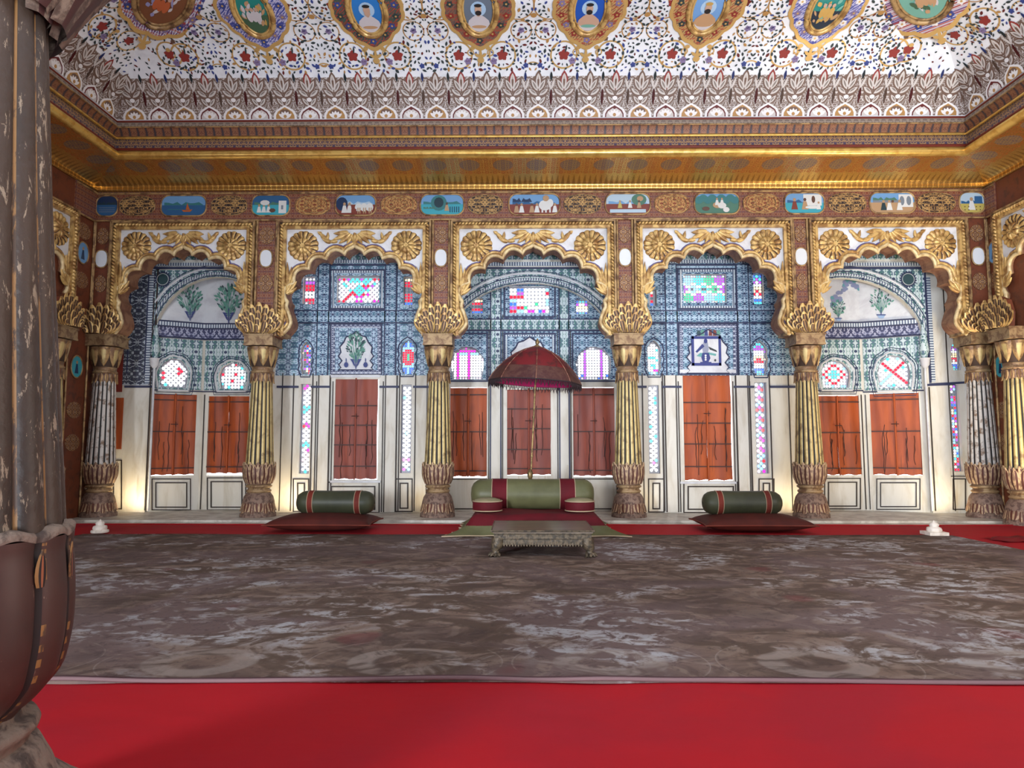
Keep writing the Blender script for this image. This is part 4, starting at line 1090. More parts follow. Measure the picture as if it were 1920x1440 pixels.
# ---------------------------------------------------------------- near pillar
def nr(edge, py):
    d = ray(edge, py); return ND * math.sin(math.atan2(d.x, d.y) - NPH)
NST = mat('chipped_dark_brown_paint', lambda g: (lambda x, y, z: g.mix((g.noise(g.xyz(x * 9, y * 9, z * 2.2), 3.2, 6.0, .5, .75).ss(.585, .60)), g.mix(g.noise(g.xyz(x * 3, y * 3, z * .8), 2, 5.0).ss(.4, .7), c(60, 44, 33), c(42, 33, 27)), c(134, 116, 96)))(*g.ob()), .5, 0, (lambda g: g.noise(g.xyz(*g.ob()), 26, 5.0), .5, .01))
NST2 = mat('smooth_brown_petal_paint', lambda g: (lambda x, y, z: g.mix((g.noise(g.xyz(x * 14, y * 14, z * 3), 4, 5.0, .4, .8).ss(.66, .68)), g.mix(g.noise(g.xyz(x, y, z), 5, 4.0).ss(.4, .7), c(68, 42, 35), c(54, 35, 30)), c(150, 126, 106)))(*g.ob()), .5)
NGL = mat('broken_gilt_ridge', lambda g: g.mix(g.noise(g.xyz(g.ob()[0] * 4, g.ob()[1] * 4, g.ob()[2]), 7, 5.0, .2, .7).ss(.5, .58), c(140, 100, 56), c(76, 56, 42)), .5, .15)
NGR = flat('near_black_groove', c(30, 20, 18), .7)
NPL = worn('broken_grey_plaster', c(124, 106, 92), c(66, 52, 45), .52, 12, .75, 0, .6)
e = empty('pillar', (cX, NY, 0), 'large dark brown chipped pillar close to the camera at the left picture edge', 'pillar')
N = 14 * 12
def lob(j, n, k, amp, pw=.5): return 1 - amp * (1 - abs(math.sin(k * math.pi * j / n)) ** pw)
m = MB()
ft = [(nr(112, 1440) + .16, 0), (nr(112, 1440) + .16, .22), (nr(112, 1440) + .08, .28), (nr(108, 1440), nz(1440)), (nr(102, 1420), nz(1420)), (nr(90, 1398), nz(1398)), (nr(78, 1376), nz(1376)), (nr(58, 1366), nz(1364))]
m.lathe(ft, 48)
for k in range(12):
    th = k * math.pi / 6 + .2; d = Vector((math.cos(th), math.sin(th), 0)); r = ft[3][0]
    m.leaf(d * r + Vector((0, 0, nz(1440) - .06)), Vector((0, 0, 1)) - d * .55, d, .2, .2, .02, .0, 0, (1, 2, 1))
m.obj('foot', [NPL, NGL, NST], e, True)
m = MB(); m.lathe([(nr(58, 1366), nz(1366)), (nr(62, 1350), nz(1350)), (nr(75, 1342), nz(1344)), (nr(78, 1334), nz(1336)), (nr(72, 1326), nz(1326)), (nr(50, 1318), nz(1319)), (nr(46, 1310), nz(1308))], 64); m.obj('waist_ring', NPL, e, True)
prof = [(1314, 44), (1300, 56), (1285, 78), (1265, 100), (1240, 120), (1200, 132), (1160, 139), (1100, 142), (1050, 140), (1020, 138), (1002, 140), (994, 141)]
prof = catmull(prof, 3)
rows = []
for i, (py, ed) in enumerate(prof):
    r = nr(ed, py); rows.append([(r * lob(j, N, 14, .06) * math.cos(2 * math.pi * j / N + .368), r * lob(j, N, 14, .06) * math.sin(2 * math.pi * j / N + .368), nz(py)) for j in range(N)])
m = MB(); m.grid(rows, 0, True, None, True, lambda i, j: 1 if (j % 12 in (0, 11)) else (2 if (j % 12 == 1 and (i * 5 + j * 3) % 11 < 4) else 0))
m.obj('lotus_collar', [NST2, NGR, NGL], e, True)
# painted buds between the petals
m = MB()
for k in range(14):
    th = k * math.pi / 7 + .368; d = Vector((math.cos(th), math.sin(th), 0)); r = nr(136, 1060)
    m.leaf(d * (r + .002) + Vector((0, 0, nz(1075))), Vector((0, 0, 1)), d, nz(1006) - nz(1070), .05, .006, 0, 0, (0, 1, 2))
m.obj('painted_bud', [NGL, NGR, flat('orange_bud_paint', c(146, 84, 54), .5)], e, True)
m = MB(); rows = []
for (py, ed, amp) in ((996, 141, .05), (986, 143, .05), (980, 136, .04), (978, 120, .0)):
    r = nr(ed, py); rows.append([(r * lob(j, N, 14, amp) * math.cos(2 * math.pi * j / N + .368), r * lob(j, N, 14, amp) * math.sin(2 * math.pi * j / N + .368), nz(py + 5 * math.cos(14 * 2 * math.pi * j / N))) for j in range(N)])
m.grid(rows, 0, True); m.obj('broken_collar_rim', NPL, e, True)
shaft = [(984, 125.5), (900, 122), (770, 115.5), (600, 108), (400, 100), (180, 94), (60, 91)]
rows = []
for py, ed in catmull(shaft, 4):
    r = nr(ed, py)
    rows.append([(r * (1 - .10 * (1 - abs(math.sin(18 * math.pi * j / 288)) ** .5)) * math.cos(2 * math.pi * j / 288 + .129), r * (1 - .10 * (1 - abs(math.sin(18 * math.pi * j / 288)) ** .5)) * math.sin(2 * math.pi * j / 288 + .129), nz(py)) for j in range(288)])
m = MB(); m.grid(rows, 0, True, None, True, lambda i, j: 2 if j % 16 == 15 else (1 if j % 16 == 0 else 0))
m.obj('fluted_shaft', [NST, NGL, NGR], e, True)
cap = [(62, 88), (50, 93), (38, 99), (20, 102), (-10, 112), (-60, 128), (-130, 150), (-200, 168)]
m = MB(); m.lathe([(nr(ed, py), nz(py)) for py, ed in cap], 48)
for k in range(10):
    th = k * math.pi / 5 + .1; d = Vector((math.cos(th), math.sin(th), 0))
    m.leaf(d * (nr(90, 40)) + Vector((0, 0, nz(75))), Vector((0, 0, 1)) + d * .16, d, .42, .20, .03, .0, .05, (1, 2, 1))
    th += math.pi / 10; d = Vector((math.cos(th), math.sin(th), 0))
    m.leaf(d * (nr(94, 40)) + Vector((0, 0, nz(70))), Vector((0, 0, 1)) + d * .42, d, .5, .26, .03, .02, .12, (1, 2, 1))
m.obj('tulip_capital', [NST, worn('faded_pale_leaf_rim', c(120, 100, 84), c(70, 52, 42), .5, 14, .7), flat('dark_maroon_leaf', c(58, 26, 22), .6)], e, True)
zt2 = nz(-200); a = nr(175, -200)
m = MB(); m.box((-a, -a, zt2 - .01), (a, a, zt2 + .25)); m.obj('abacus', NST, e, True)
# block of the cross arcade it carries (out of view)
m = MB(); m.box((XL + .002, NY - .25, zt2 + .26), (cX + .3, NY + .25, HT - 1.2)); S(m.obj('trim_50', BROWN))

# ---------------------------------------------------------------- carpet, cloth
e = empty('floor_cloth', (0, 4, 0), 'bright red cloth spread over the floor around the big carpet', 'floor cloth')
m = MB(); nx, ny = 50, 40; X0, X1, Y0, Y1 = XL + .15, XR - .12, -2.4, atZ(975, 984, .01).y
yb = lambda x: min(Y1 + .02 * math.sin(x * 1.7), 99)
m.grid([[(X0 + (X1 - X0) * i / nx, Y0 + (yb(X0 + (X1 - X0) * i / nx) - Y0) * j / ny, .006 + (.006 * math.sin(i * .9 + j * .5) ** 2 if j > 2 else 0)) for i in range(nx + 1)] for j in range(ny + 1)])
m.obj('red_sheet', REDC, e)
m = MB(); m.tube([(X0 + (X1 - X0) * i / nx, yb(X0 + (X1 - X0) * i / nx), .014) for i in range(nx + 1)], .008, 5); m.obj('hem', REDC, e)
m = MB(); x, y = atZ(1905, 1012, .02).x, atZ(1905, 1012, .02).y
m.grid([[(x + (i - 3) * .12 + (.1 if j % 2 else 0), y + (j - 2) * .11, .02 + .02 * ((i + j) % 3 == 0) + .03 * (0 < i < 7 and 0 < j < 4)) for i in range(8)] for j in range(5)])
tag(m.obj('folded_cloth', cloth('dark_red_cloth', c(120, 16, 24), c(100, 12, 20))), 'small crumpled dark red cloth lying by the carpet edge at the right', 'cloth')
CX0, CX1 = atZ(140, 1003, .03).x, atZ(1790, 1003, .03).x
CY0, CY1 = atZ(975, 1279, .02).y, atZ(975, 1002, .02).y
e = empty('carpet', ((CX0 + CX1) / 2, (CY0 + CY1) / 2, 0), 'huge worn brown and mauve patterned carpet in the middle of the hall', 'carpet')
m = MB(); nx, ny = 120, 30
def cz(x, y):
    t = max(0, 1 - (y - CY0) / .5)
    return .020 + .018 * t * (max(0, math.sin(x * 2.1 + .6)) ** 6 + .6 * max(0, math.sin(x * 1.3 + 2.0)) ** 8) + .003 * math.sin(x * 3 + y)
gy = lambda j: CY0 + (CY1 - CY0) * (j / ny) ** 1.5
ey_ = lambda x: .03 * math.sin(x * .6 + 1.0) - .025 * max(0, math.sin(x * 2.1 + .6)) ** 6
pp = lambda i, j: (CX0 + (CX1 - CX0) * i / nx, gy(j) + (ey_(CX0 + (CX1 - CX0) * i / nx) if j == 0 else 0))
rows = [[(*pp(i, j), cz(*pp(i, j))) for i in range(nx + 1)] for j in range(ny + 1)]
rows = [[(x, y, .012) for x, y, z in rows[0]]] + rows + [[(x, y, .012) for x, y, z in rows[-1]]]
m.grid(rows); m.obj('carpet_field', CARPET, e)
for k, (dy, mt) in enumerate(((.0, flat('mauve_binding', c(112, 86, 88), .8)), (.035, flat('dark_stitch', c(80, 50, 54), .8)))):
    m = MB(); m.tube([(CX0 + (CX1 - CX0) * i / nx, CY0 + ey_(CX0 + (CX1 - CX0) * i / nx) + dy, cz(CX0 + (CX1 - CX0) * i / nx, CY0) + .004) for i in range(nx + 1)], .012 if k == 0 else .006, 6); m.obj('binding', mt, e)
def bar(name, P, r, mt, par): m = MB(); m.tube(P, r, 6); return m.obj(name, mt, par)

# ---------------------------------------------------------------- seating group
def ribbon_ring(mb, x0, x1, cy, cz_, r, mt, n=28):
    rows = [[(x, cy + r * math.cos(2 * math.pi * j / n), cz_ + r * math.sin(2 * math.pi * j / n)) for j in range(n)] for x in (x0, x1)]; mb.grid(rows, mt, True)
def bolster(loc, L, r, lab, band0, band1, bw, endbul=.35, name='bolster'):
    e = empty(name, loc, lab, 'bolster'); OL = OLIVE if L > 1.7 else OLIVED; h = L / 2; n = 32
    prof = [(-h, .02), (-h + .01, r * .45), (-h + r * endbul * .25, r * .72), (-h + r * endbul * .6, r * .9), (-h + r * endbul, r * .98)] 
    xs = prof + [(-h + (2 * h) * t, r * (1 + .012 * math.sin(t * 9))) for t in [.2, .3, .4, .5, .6, .7, .8]] + [(-x, q) for x, q in prof[::-1]]
    m = MB(); m.grid([[(x, q * math.cos(2 * math.pi * j / n), q * math.sin(2 * math.pi * j / n)) for j in range(n)] for x, q in xs], 0, True)
    m.obj('bolster_body', OL, e, True)
    for b in (band0, band1):
        m = MB(); ribbon_ring(m, b - bw / 2, b + bw / 2, 0, 0, r * 1.018, 0); bd = m.obj('band', MAROON if bw > .15 else cloth('rust_band', c(112, 40, 28), c(96, 34, 26)), e, True)
        for s_ in (-1, 1):
            m = MB(); m.tube([(b + s_ * bw / 2, r * 1.02 * math.cos(t * math.pi / 14), r * 1.02 * math.sin(t * math.pi / 14)) for t in range(28)], r * .028, 5, 0, True, 1, (1, 0, 0)); m.obj('piping', PIPE, bd, True)
    return e
# main seat
SY0, SY1 = 10.2, 11.75
sx = lambda px, Y: atY(px, 960, Y).x
sc_c = (sx(872, SY0) + sx(1138, SY0)) / 2; hw0 = (sx(1138, SY0) - sx(872, SY0)) / 2
top = .30
e = empty('floor_mattress', (sc_c, (SY0 + SY1) / 2, .02), 'thick floor mattress under a maroon cloth spread over an olive sheet, behind the low table', 'mattress')
m = MB(); rows = []
NYr = 20; NXr = 40
def sup(t, p=.35): return math.copysign(abs(t) ** p, t)
for j in range(NYr + 1):
    v = j / NYr * 2 - 1; row = []
    for i in range(NXr + 1):
        u = i / NXr * 2 - 1
        ed = max(abs(u), abs(v)); f = max(0, (ed - .84) / .16)
        z = top - (top - .05) * min(1, f) ** 1.6 - .012 * math.sin(u * 5 + v * 3) * (1 - f)
        spread = 1 + .0 * f
        row.append((sc_c + (u * hw0 + .05 * u * f), (SY0 + SY1) / 2 + (v * (SY1 - SY0) / 2) * (1 + .02 * f), .02 + z))
    rows.append(row)
m.grid(rows); m.obj('maroon_cover', MAROON, e)
m = MB(); m.tube([(x, y, z + .004) for x, y, z in rows[0]] + [(r[-1][0], r[-1][1], r[-1][2] + .004) for r in rows[1:]], .012, 5); m.tube([(r[0][0], r[0][1], r[0][2] + .004) for r in rows], .012, 5); m.obj('piping', PIPE, e)
# olive sheet with spread pleated corners
bx0, bx1 = atZ(833, 1010, .02).x, atZ(1186, 1005, .02).x; by = atZ(975, 1011, .02).y
m = MB(); ring_in = []; ring_out = []; n = 96
ymid = (SY0 + SY1) / 2
for i in range(n + 1):
    t = 2 * math.pi * i / n; cu, su = math.cos(t), math.sin(t); k = 1 / max(abs(cu), abs(su)); u, v = cu * k, su * k
    fold = .04 * math.sin(i * 2.1) + .03 * math.sin(i * 1.3 + 1)
    ring_in.append((sc_c + u * hw0 * .97, ymid + v * (SY1 - SY0) / 2 * .96, .17))
    cor = (abs(u) * abs(v)) ** 3
    xo = sc_c + u * (hw0 + .10 + .22 * cor * (1 if v < 0 else .3)) + fold * abs(u); yo = ymid + v * ((SY1 - SY0) / 2 + .10 + (.06 * cor if v < 0 else -.02)) + fold * .6 * abs(v)
    ring_out.append((xo, max(yo, by - .02), .030 + .015 * abs(math.sin(i * 2.1))))
midr = [((a[0] * .5 + b[0] * .5), (a[1] * .5 + b[1] * .5), .085 + .02 * math.sin(k * 2.1)) for k, (a, b) in enumerate(zip(ring_in, ring_out))]
m.grid([ring_in, midr, ring_out]); m.obj('olive_sheet', OLIVE, e)
m = MB(); m.tube(ring_out, .009, 5); m.obj('piping', PIPE, e)
BY = 11.35; br = .245
bcx = (sx(883, BY) + sx(1114, BY)) / 2
bolster((bcx, BY, .02 + top + br - .02), sx(1114, BY) - sx(883, BY), br, 'big olive bolster with two wide maroon bands on the maroon mattress', sx(937, BY) - bcx, sx(1063, BY) - bcx, sx(952, BY) - sx(924, BY), .7)
def round_cushion(px, py, lab):
    Y = 10.85; p = atY(px, py, Y); r = .225
    e = empty('round_cushion', (p.x, Y, .02 + top - .005), lab, 'cushion', 'round cushions on the maroon mattress')
    m = MB(); m.lathe([(.01, .0), (r * .9, .0), (r * .99, .02), (r * 1.02, .06), (r * 1.02, .12), (r * .99, .155), (r * .92, .165)], 36, (0, 0, 0)); m.obj('maroon_side', MAROON, e, True)
    m = MB(); m.lathe([(r * .93, .162), (r * .85, .185), (r * .55, .205), (r * .2, .212), (.005, .212)], 36); m.obj('olive_top', cloth('pale_olive_silk', c(142, 134, 104), c(124, 118, 88), .5), e, True)
    for z in (.018, .16):
        m = MB(); m.tube([(r * 1.0 * math.cos(t * math.pi / 18), r * 1.0 * math.sin(t * math.pi / 18), z) for t in range(36)], .010, 5, 0, True, 1, (0, 0, 1)); m.obj('piping', PIPE, e, True)
    return e
round_cushion(914, 945, 'round maroon and beige cushion at the left end of the maroon mattress')
round_cushion(1087, 945, 'round maroon and beige cushion at the right end of the maroon mattress')
# side seats
def floor_seat(x0, x1, xb0, xb1, labs):
    Y = 11.0; a, b = atY(x0, 990, Y).x, atY(x1, 990, Y).x; cx = (a + b) / 2; hw = (b - a) / 2; hd = .52; H = .26
    e = empty('floor_cushion', (cx, Y, .02), labs[0], 'cushion')
    m = MB(); n = 26
    for sgn in (1, -1):
        rows = []
        for j in range(n + 1):
            v = j / n * 2 - 1; row = []
            for i in range(n + 1):
                u = i / n * 2 - 1; pin = 1 - .10 * (1 - u * u) * abs(v) ** 3; pin2 = 1 - .06 * (1 - v * v) * abs(u) ** 3
                h = ((1 - abs(u) ** 2.6) * (1 - abs(v) ** 3.0)) ** .5
                row.append((u * hw * pin2, v * hd * pin, H * .45 + (sgn * H * (.55 if sgn > 0 else .45)) * h))
            rows.append(row)
        m.grid(rows if sgn > 0 else [r[::-1] for r in rows])
    m.obj('cushion_body', RUST, e, True)
    m = MB(); P = []
    for (u0, v0, u1, v1) in ((-1, -1, 1, -1), (1, -1, 1, 1), (1, 1, -1, 1), (-1, 1, -1, -1)):
        for i in range(n):
            u = u0 + (u1 - u0) * i / n; v = v0 + (v1 - v0) * i / n
            P.append((u * hw * (1 - .06 * (1 - v * v) * abs(u) ** 3), v * hd * (1 - .10 * (1 - u * u) * abs(v) ** 3), H * .45))
    m.tube(P, .010, 5, 0, True, 1, (0, 0, 1)); m.obj('piping', cloth('rust_piping', c(120, 52, 38), c(100, 44, 32)), e, True)
    Yb = 11.1; ba, bb = atY(xb0, 945, Yb).x, atY(xb1, 945, Yb).x; r = .185
    bolster(((ba + bb) / 2, Yb, .02 + H + r - .035), bb - ba, r, labs[1], (ba + bb) / 2 * 0 - (bb - ba) * .285 - .02, (bb - ba) * .295, .085, .8)
floor_seat(513, 706, 557, 703, ('rust red floor cushion left of the umbrella, below the painted tree panel', 'olive bolster with two narrow rust bands, below the painted tree panel'))
floor_seat(1307, 1510, 1317, 1465, ('rust red floor cushion right of the umbrella, below the blue square picture', 'olive bolster with two narrow rust bands, below the blue square picture'))

# low table
ty0 = atZ(975, 1045, .02).y; tw0 = atY(1113, 1000, ty0 + .05).x; tx0 = atY(922, 1000, ty0 + .05).x; tH = .31; ty1 = ty0 + 1.05
e = empty('low_table', ((tw0 + tx0) / 2, (ty0 + ty1) / 2, .022), 'low tarnished silver table with embossed apron and claw feet before the maroon mattress', 'table')
tcx, tcy, thw, thd = (tw0 + tx0) / 2, (ty0 + ty1) / 2, (tw0 - tx0) / 2, (ty1 - ty0) / 2
L_ = lambda x, y, z: (tcx + x, tcy + y, .022 + z)
m = MB()
for (k, z0, z1) in ((1.0, tH - .022, tH), (.98, tH - .034, tH - .022)): m.box(L_(-thw * k, -thd * k, z0), L_(thw * k, thd * k, z1))
m.obj('table_top', SILVT, e)
m = MB()
for (y) in (-thd, thd): m.tube([L_(-thw, y, tH - .008), L_(thw, y, tH - .008)], .012, 6)
for (x) in (-thw, thw): m.tube([L_(x, -thd, tH - .008), L_(x, thd, tH - .008)], .012, 6)
m.obj('rim', SILVER, e)
m = MB(); k = .955
m.box(L_(-thw * k, -thd * k, tH - .17), L_(thw * k, thd * k, tH - .034), 0)
for sgn in (-1, 1):
    for q in range(34):
        x = -thw * k + (q + .5) * 2 * thw * k / 34
        m.leaf(L_(x, sgn * thd * k, tH - .17), (0, 0, 1), (0, sgn, 0), .035, .026, .010, 0, 0, (0, 0, 0), nt_=3)
        m.leaf(L_(x, sgn * thd * k, tH - .168), (0, 0, -1), (0, sgn, 0), .024, .022, .008, 0, 0, (1, 1, 1), nt_=3)
        m.box(L_(x - .008, sgn * thd * k - .006, tH - .075), L_(x + .008, sgn * thd * k + .006, tH - .06), 0)
    for q in range(24):
        y = -thd * k + (q + .5) * 2 * thd * k / 24
        m.leaf(L_(sgn * thw * k, y, tH - .17), (0, 0, 1), (sgn, 0, 0), .05, .032, .012, 0, 0, (0, 0, 0), nt_=3)
    for z in (tH - .05, tH - .105): m.tube([L_(-thw * k, sgn * thd * k, z), L_(thw * k, sgn * thd * k, z)], .006, 5)
m.obj('embossed_apron', [SILVER, worn('bright_silver_drops', c(132, 118, 98), c(84, 72, 58), .5, 20, .4, .4)], e)
for sx_ in (-1, 1):
    for sy_ in (-1, 1):
        m = MB(); x, y = sx_ * (thw - .07), sy_ * (thd - .07)
        m.tube([L_(x - sx_ * .01, y - sy_ * .01, tH - .10), L_(x, y, tH - .17), L_(x + sx_ * .03, y + sy_ * .03, tH - .23), L_(x + sx_ * .015, y + sy_ * .015, .06), L_(x + sx_ * .03, y + sy_ * .03, .0)], [.085, .078, .05, .042, .07], 12)
        for q in range(5):
            a = math.atan2(sy_, sx_) + (q - 2) * .5; m.tube([L_(x + .04 * math.cos(a), y + .04 * math.sin(a), .04), L_(x + .09 * math.cos(a), y + .09 * math.sin(a), .028), L_(x + .115 * math.cos(a), y + .115 * math.sin(a), .010)], [.02, .022, .008], 6)
        m.obj('leg', SILVER, e)

# umbrella
UY = 11.95
rim = atY(1003, 718, UY); apex = atY(1007, 650, UY); ur = (atY(1091, 720, UY).x - atY(917, 720, UY).x) / 2
foot = atY(994, 893, UY); base = Vector((atY(991, 960, UY).x, UY, .012))
e = empty('umbrella', base, 'ceremonial maroon umbrella with tasselled fringe standing behind the big olive bolster', 'umbrella')
ctr = Vector((rim.x, UY, rim.z)); ax = (Vector((apex.x, UY, apex.z)) - ctr); Hh = ax.length; ax.normalize(); vx = Vector((0, 1, 0)).cross(ax).normalized(); vy = ax.cross(vx)
n = 64; NG = 8
def ring_pts(r, h, sag=.0):
    return [ctr + vx * (r * (1 - .05 * abs(math.sin(NG * math.pi * j / n)) * (r / ur)) * math.cos(2 * math.pi * j / n)) + vy * (r * (1 - .05 * abs(math.sin(NG * math.pi * j / n)) * (r / ur)) * math.sin(2 * math.pi * j / n)) + ax * h for j in range(n)]
pf = [(1.0, 0), (.98, .06), (.915, .20), (.81, .38), (.65, .59), (.47, .77), (.28, .90), (.12, .975), (.04, 1.0)]
m = MB(); m.grid([ring_pts(ur * r, Hh * h) for r, h in pf[3:]], 0, True)
m.obj('canopy', UMB, e)
m = MB(); m.grid([ring_pts(ur * r * 1.004, Hh * h) for r, h in pf[:4]], 0, True); m.obj('tarnished_border', UMBD, e)
m = MB(); m.grid([ring_pts(ur * r * .97, Hh * h * .97 - .005) for r, h in pf], 0, True); m.obj('magenta_lining', MAGENTA, e)
m = MB()
for k in range(NG):
    j = int(n * k / NG); m.tube([ring_pts(ur * r * 1.006, Hh * h + .004)[j] for r, h in pf], .008, 5)
m.obj('seam_ribs', worn('faded_seam_braid', c(150, 104, 84), c(96, 50, 44), .5, 14), e)
m = MB()
for q in range(150):
    a = 2 * math.pi * q / 150; r = ur * (1 - .05 * abs(math.sin(NG * a / 2))); p = ctr + vx * (r * math.cos(a)) + vy * (r * math.sin(a)); ln = .085 + .03 * math.sin(q * 2.7)
    m.tube([p + Vector((0, 0, .005)), p + Vector((.004 * math.sin(q), 0, -ln * .6)), p + Vector((.01 * math.sin(q * 3), 0, -ln))], [.006, .010, .003], 4)
m.tube(ring_pts(ur, .002), .012, 5, 0, True, 1, (0, 0, 1))
m.obj('fringe', flat('dark_tassel_fringe', c(40, 24, 32), .7), e)
m = MB(); top_ = ctr + ax * Hh
m.tube([ctr + ax * (Hh - .02), base + Vector((0, 0, .0))], .016, 10)
for t in (.12, .4, .62): p = (ctr + ax * Hh).lerp(base, t); m.tube([p, p.lerp(base, .02)], .026, 10)
m.tube([foot + Vector((0, 0, .12)), foot + Vector((0, 0, .06)), foot, foot - Vector((0, 0, .08))], [.02, .05, .045, .02], 12)
m.obj('pole', worn('brass_pole', c(150, 128, 84), c(96, 78, 52), .5, 10, .4, .6), e)
m = MB(); m.tube([base, base + Vector((0, 0, .05)), base + Vector((0, 0, .10))], [.16, .13, .03], 20); m.obj('stand', worn('brass_stand', c(150, 128, 84), c(96, 78, 52), .5, 10, .4, .6), e)
m = MB(); t0 = ctr + ax * Hh; m.tube([t0 - ax * .02, t0 + ax * .01, t0 + ax * .035, t0 + ax * .06, t0 + ax * .09, t0 + ax * .12, t0 + ax * .15], [.06, .055, .02, .034, .036, .018, .004], 12); m.obj('finial', worn('brass_finial', c(150, 128, 84), c(96, 78, 52), .5, 10, .4, .6), e)

# marble weights
def weight(px, py, s_, lab, sq):
    p = atZ(px, py, .02); e = empty('carpet_weight', (p.x, p.y, .024), lab, 'carpet weight', 'white marble carpet weights')
    wm = worn('white_marble', c(226, 216, 204), c(200, 186, 172), .55, 6, .35)
    m = MB(); a = .16 * s_
    if sq: m.box((-a * 1.05, -a, 0), (a * 1.05, a, .055 * s_)); m.obj('square_base', wm, e, True); h = .055 * s_
    else: m.lathe([(a * .95, 0), (a * 1.0, .02 * s_), (a * .95, .05 * s_), (a * .5, .06 * s_)], 24); m.obj('round_base', wm, e, True); h = .055 * s_
    m = MB(); m.lathe([(a * .72, h), (a * .80, h + .03 * s_), (a * .72, h + .07 * s_), (a * .5, h + .085 * s_), (a * .42, h + .09 * s_), (a * .52, h + .12 * s_), (a * .40, h + .15 * s_), (a * .12, h + .17 * s_), (a * .10, h + .185 * s_), (.002, h + .20 * s_)], 24, (0, 0, 0), 0, lambda t, i: 1 + .04 * math.cos(8 * t)); m.obj('domed_knob', wm, e, True)
weight(187, 999, .78, 'white domed marble weight on the dim end of the red cloth beside the near pillar', False)
weight(1752, 1003, .82, 'white domed marble weight on a square base at the bright end of the carpet', True)
# ---------------------------------------------------------------- back wall with niches, windows, shutters
class TilePlane(Plane): pass
ZT = zY(455, YB) + .45
bw_l, bw_r = XL, XR
n1a, n1b = BW.px(283, 700)[0], BW.px(512, 700)[0]
n5a, n5b = BW.px(1496, 700)[0], BW.px(1736, 700)[0]
n3a, n3b = BW.px(838, 700)[0], BW.px(1162, 700)[0]
def niche_outline(a0, a1, acx, rx, z_spring, z_top, zb=LEDGE + .001):
    """opening polygon: jambs clipped by an elliptical arch"""
    pts = [(a0, zb)]
    for i in range(37):
        t = math.pi - math.pi * i / 36; x = acx + rx * math.cos(t); z = z_spring + (z_top - z_spring) * math.sin(t)
        if a0 < x < a1: pts.append((x, z))
        elif i == 0 or (x <= a0): 
            s_ = max(0, 1 - ((a0 - acx) / rx) ** 2) ** .5; last = (a0, z_spring + (z_top - z_spring) * s_)
            if len(pts) < 2: pts.append(last)
            else: pts[1] = last
        else: pass
    s_ = max(0, 1 - ((a1 - acx) / rx) ** 2) ** .5
    pts.append((a1, z_spring + (z_top - z_spring) * s_)); pts.append((a1, zb)); return pts
c1x = BW.px(402, 700)[0]; r1 = c1x - n1a
c5x = BW.px(1585, 700)[0]; r5 = n5b - c5x
c3x = BW.px(995, 700)[0]; r3 = BW.px(1146, 700)[0] - c3x
z1s, z1t = BW.px(345, 640)[1], BW.px(405, 519)[1]
z5s, z5t = BW.px(1700, 640)[1], BW.px(1590, 521)[1]
z3s, z3t = BW.px(900, 640)[1], BW.px(995, 530)[1]
O1 = niche_outline(n1a, n1b, c1x, r1, z1s, z1t); O5 = niche_outline(n5a, n5b, c5x, r5, z5s, z5t); O3 = niche_outline(n3a, n3b, c3x, r3 * 1.0, z3s, z3t)

# window specs on the back wall plane: (kind, x0, y0, x1, y1)
def wrect(pl, x0, y0, x1, y1):
    ym = (y0 + y1) / 2; a0 = pl.px(x0, ym)[0]; a1 = pl.px(x1, ym)[0]; xm = (x0 + x1) / 2
    return a0, pl.px(xm, y1)[1], a1, pl.px(xm, y0)[1]
def shape(kind, a0, z0, a1, z1):
    w = (a1 - a0) / 2; cx = (a0 + a1) / 2; H = z1 - z0
    if kind == 'rect': return [(a0, z0), (a1, z0), (a1, z1), (a0, z1)]
    if kind == 'arch':   # cusped round top
        zs = z0 + H * .12; pts = [(cx - w * .86, z0), (cx + w * .86, z0), (cx + w * .9, zs)]
        for i in range(33):
            t = -.15 + (math.pi + .3) * i / 32; k = 1 + .05 * abs(math.sin(t * 4.5))
            pts.append((cx + w * .97 * k * math.cos(t), z0 + H * .46 + H * .52 * k * math.sin(t)))
        pts.append((cx - w * .9, zs)); return pts
    if kind == 'lobed':   # tall narrow vase outline
        prof = [(.62, 0), (.66, .06), (.95, .2), (.82, .30), (.98, .45), (.84, .56), (.96, .68), (.86, .8), (.5, .92), (0, 1.0)]
        return [(cx + w * a, z0 + H * b) for a, b in prof] + [(cx - w * a, z0 + H * b) for a, b in prof[-2::-1]]
def inside(p, poly):
    x, y = p; r = False; n = len(poly)
    for i in range(n):
        x1, y1 = poly[i]; x2, y2 = poly[(i + 1) % n]
        if (y1 > y) != (y2 > y) and x < (x2 - x1) * (y - y1) / (y2 - y1) + x1: r = not r
    return r
nwin = [1]
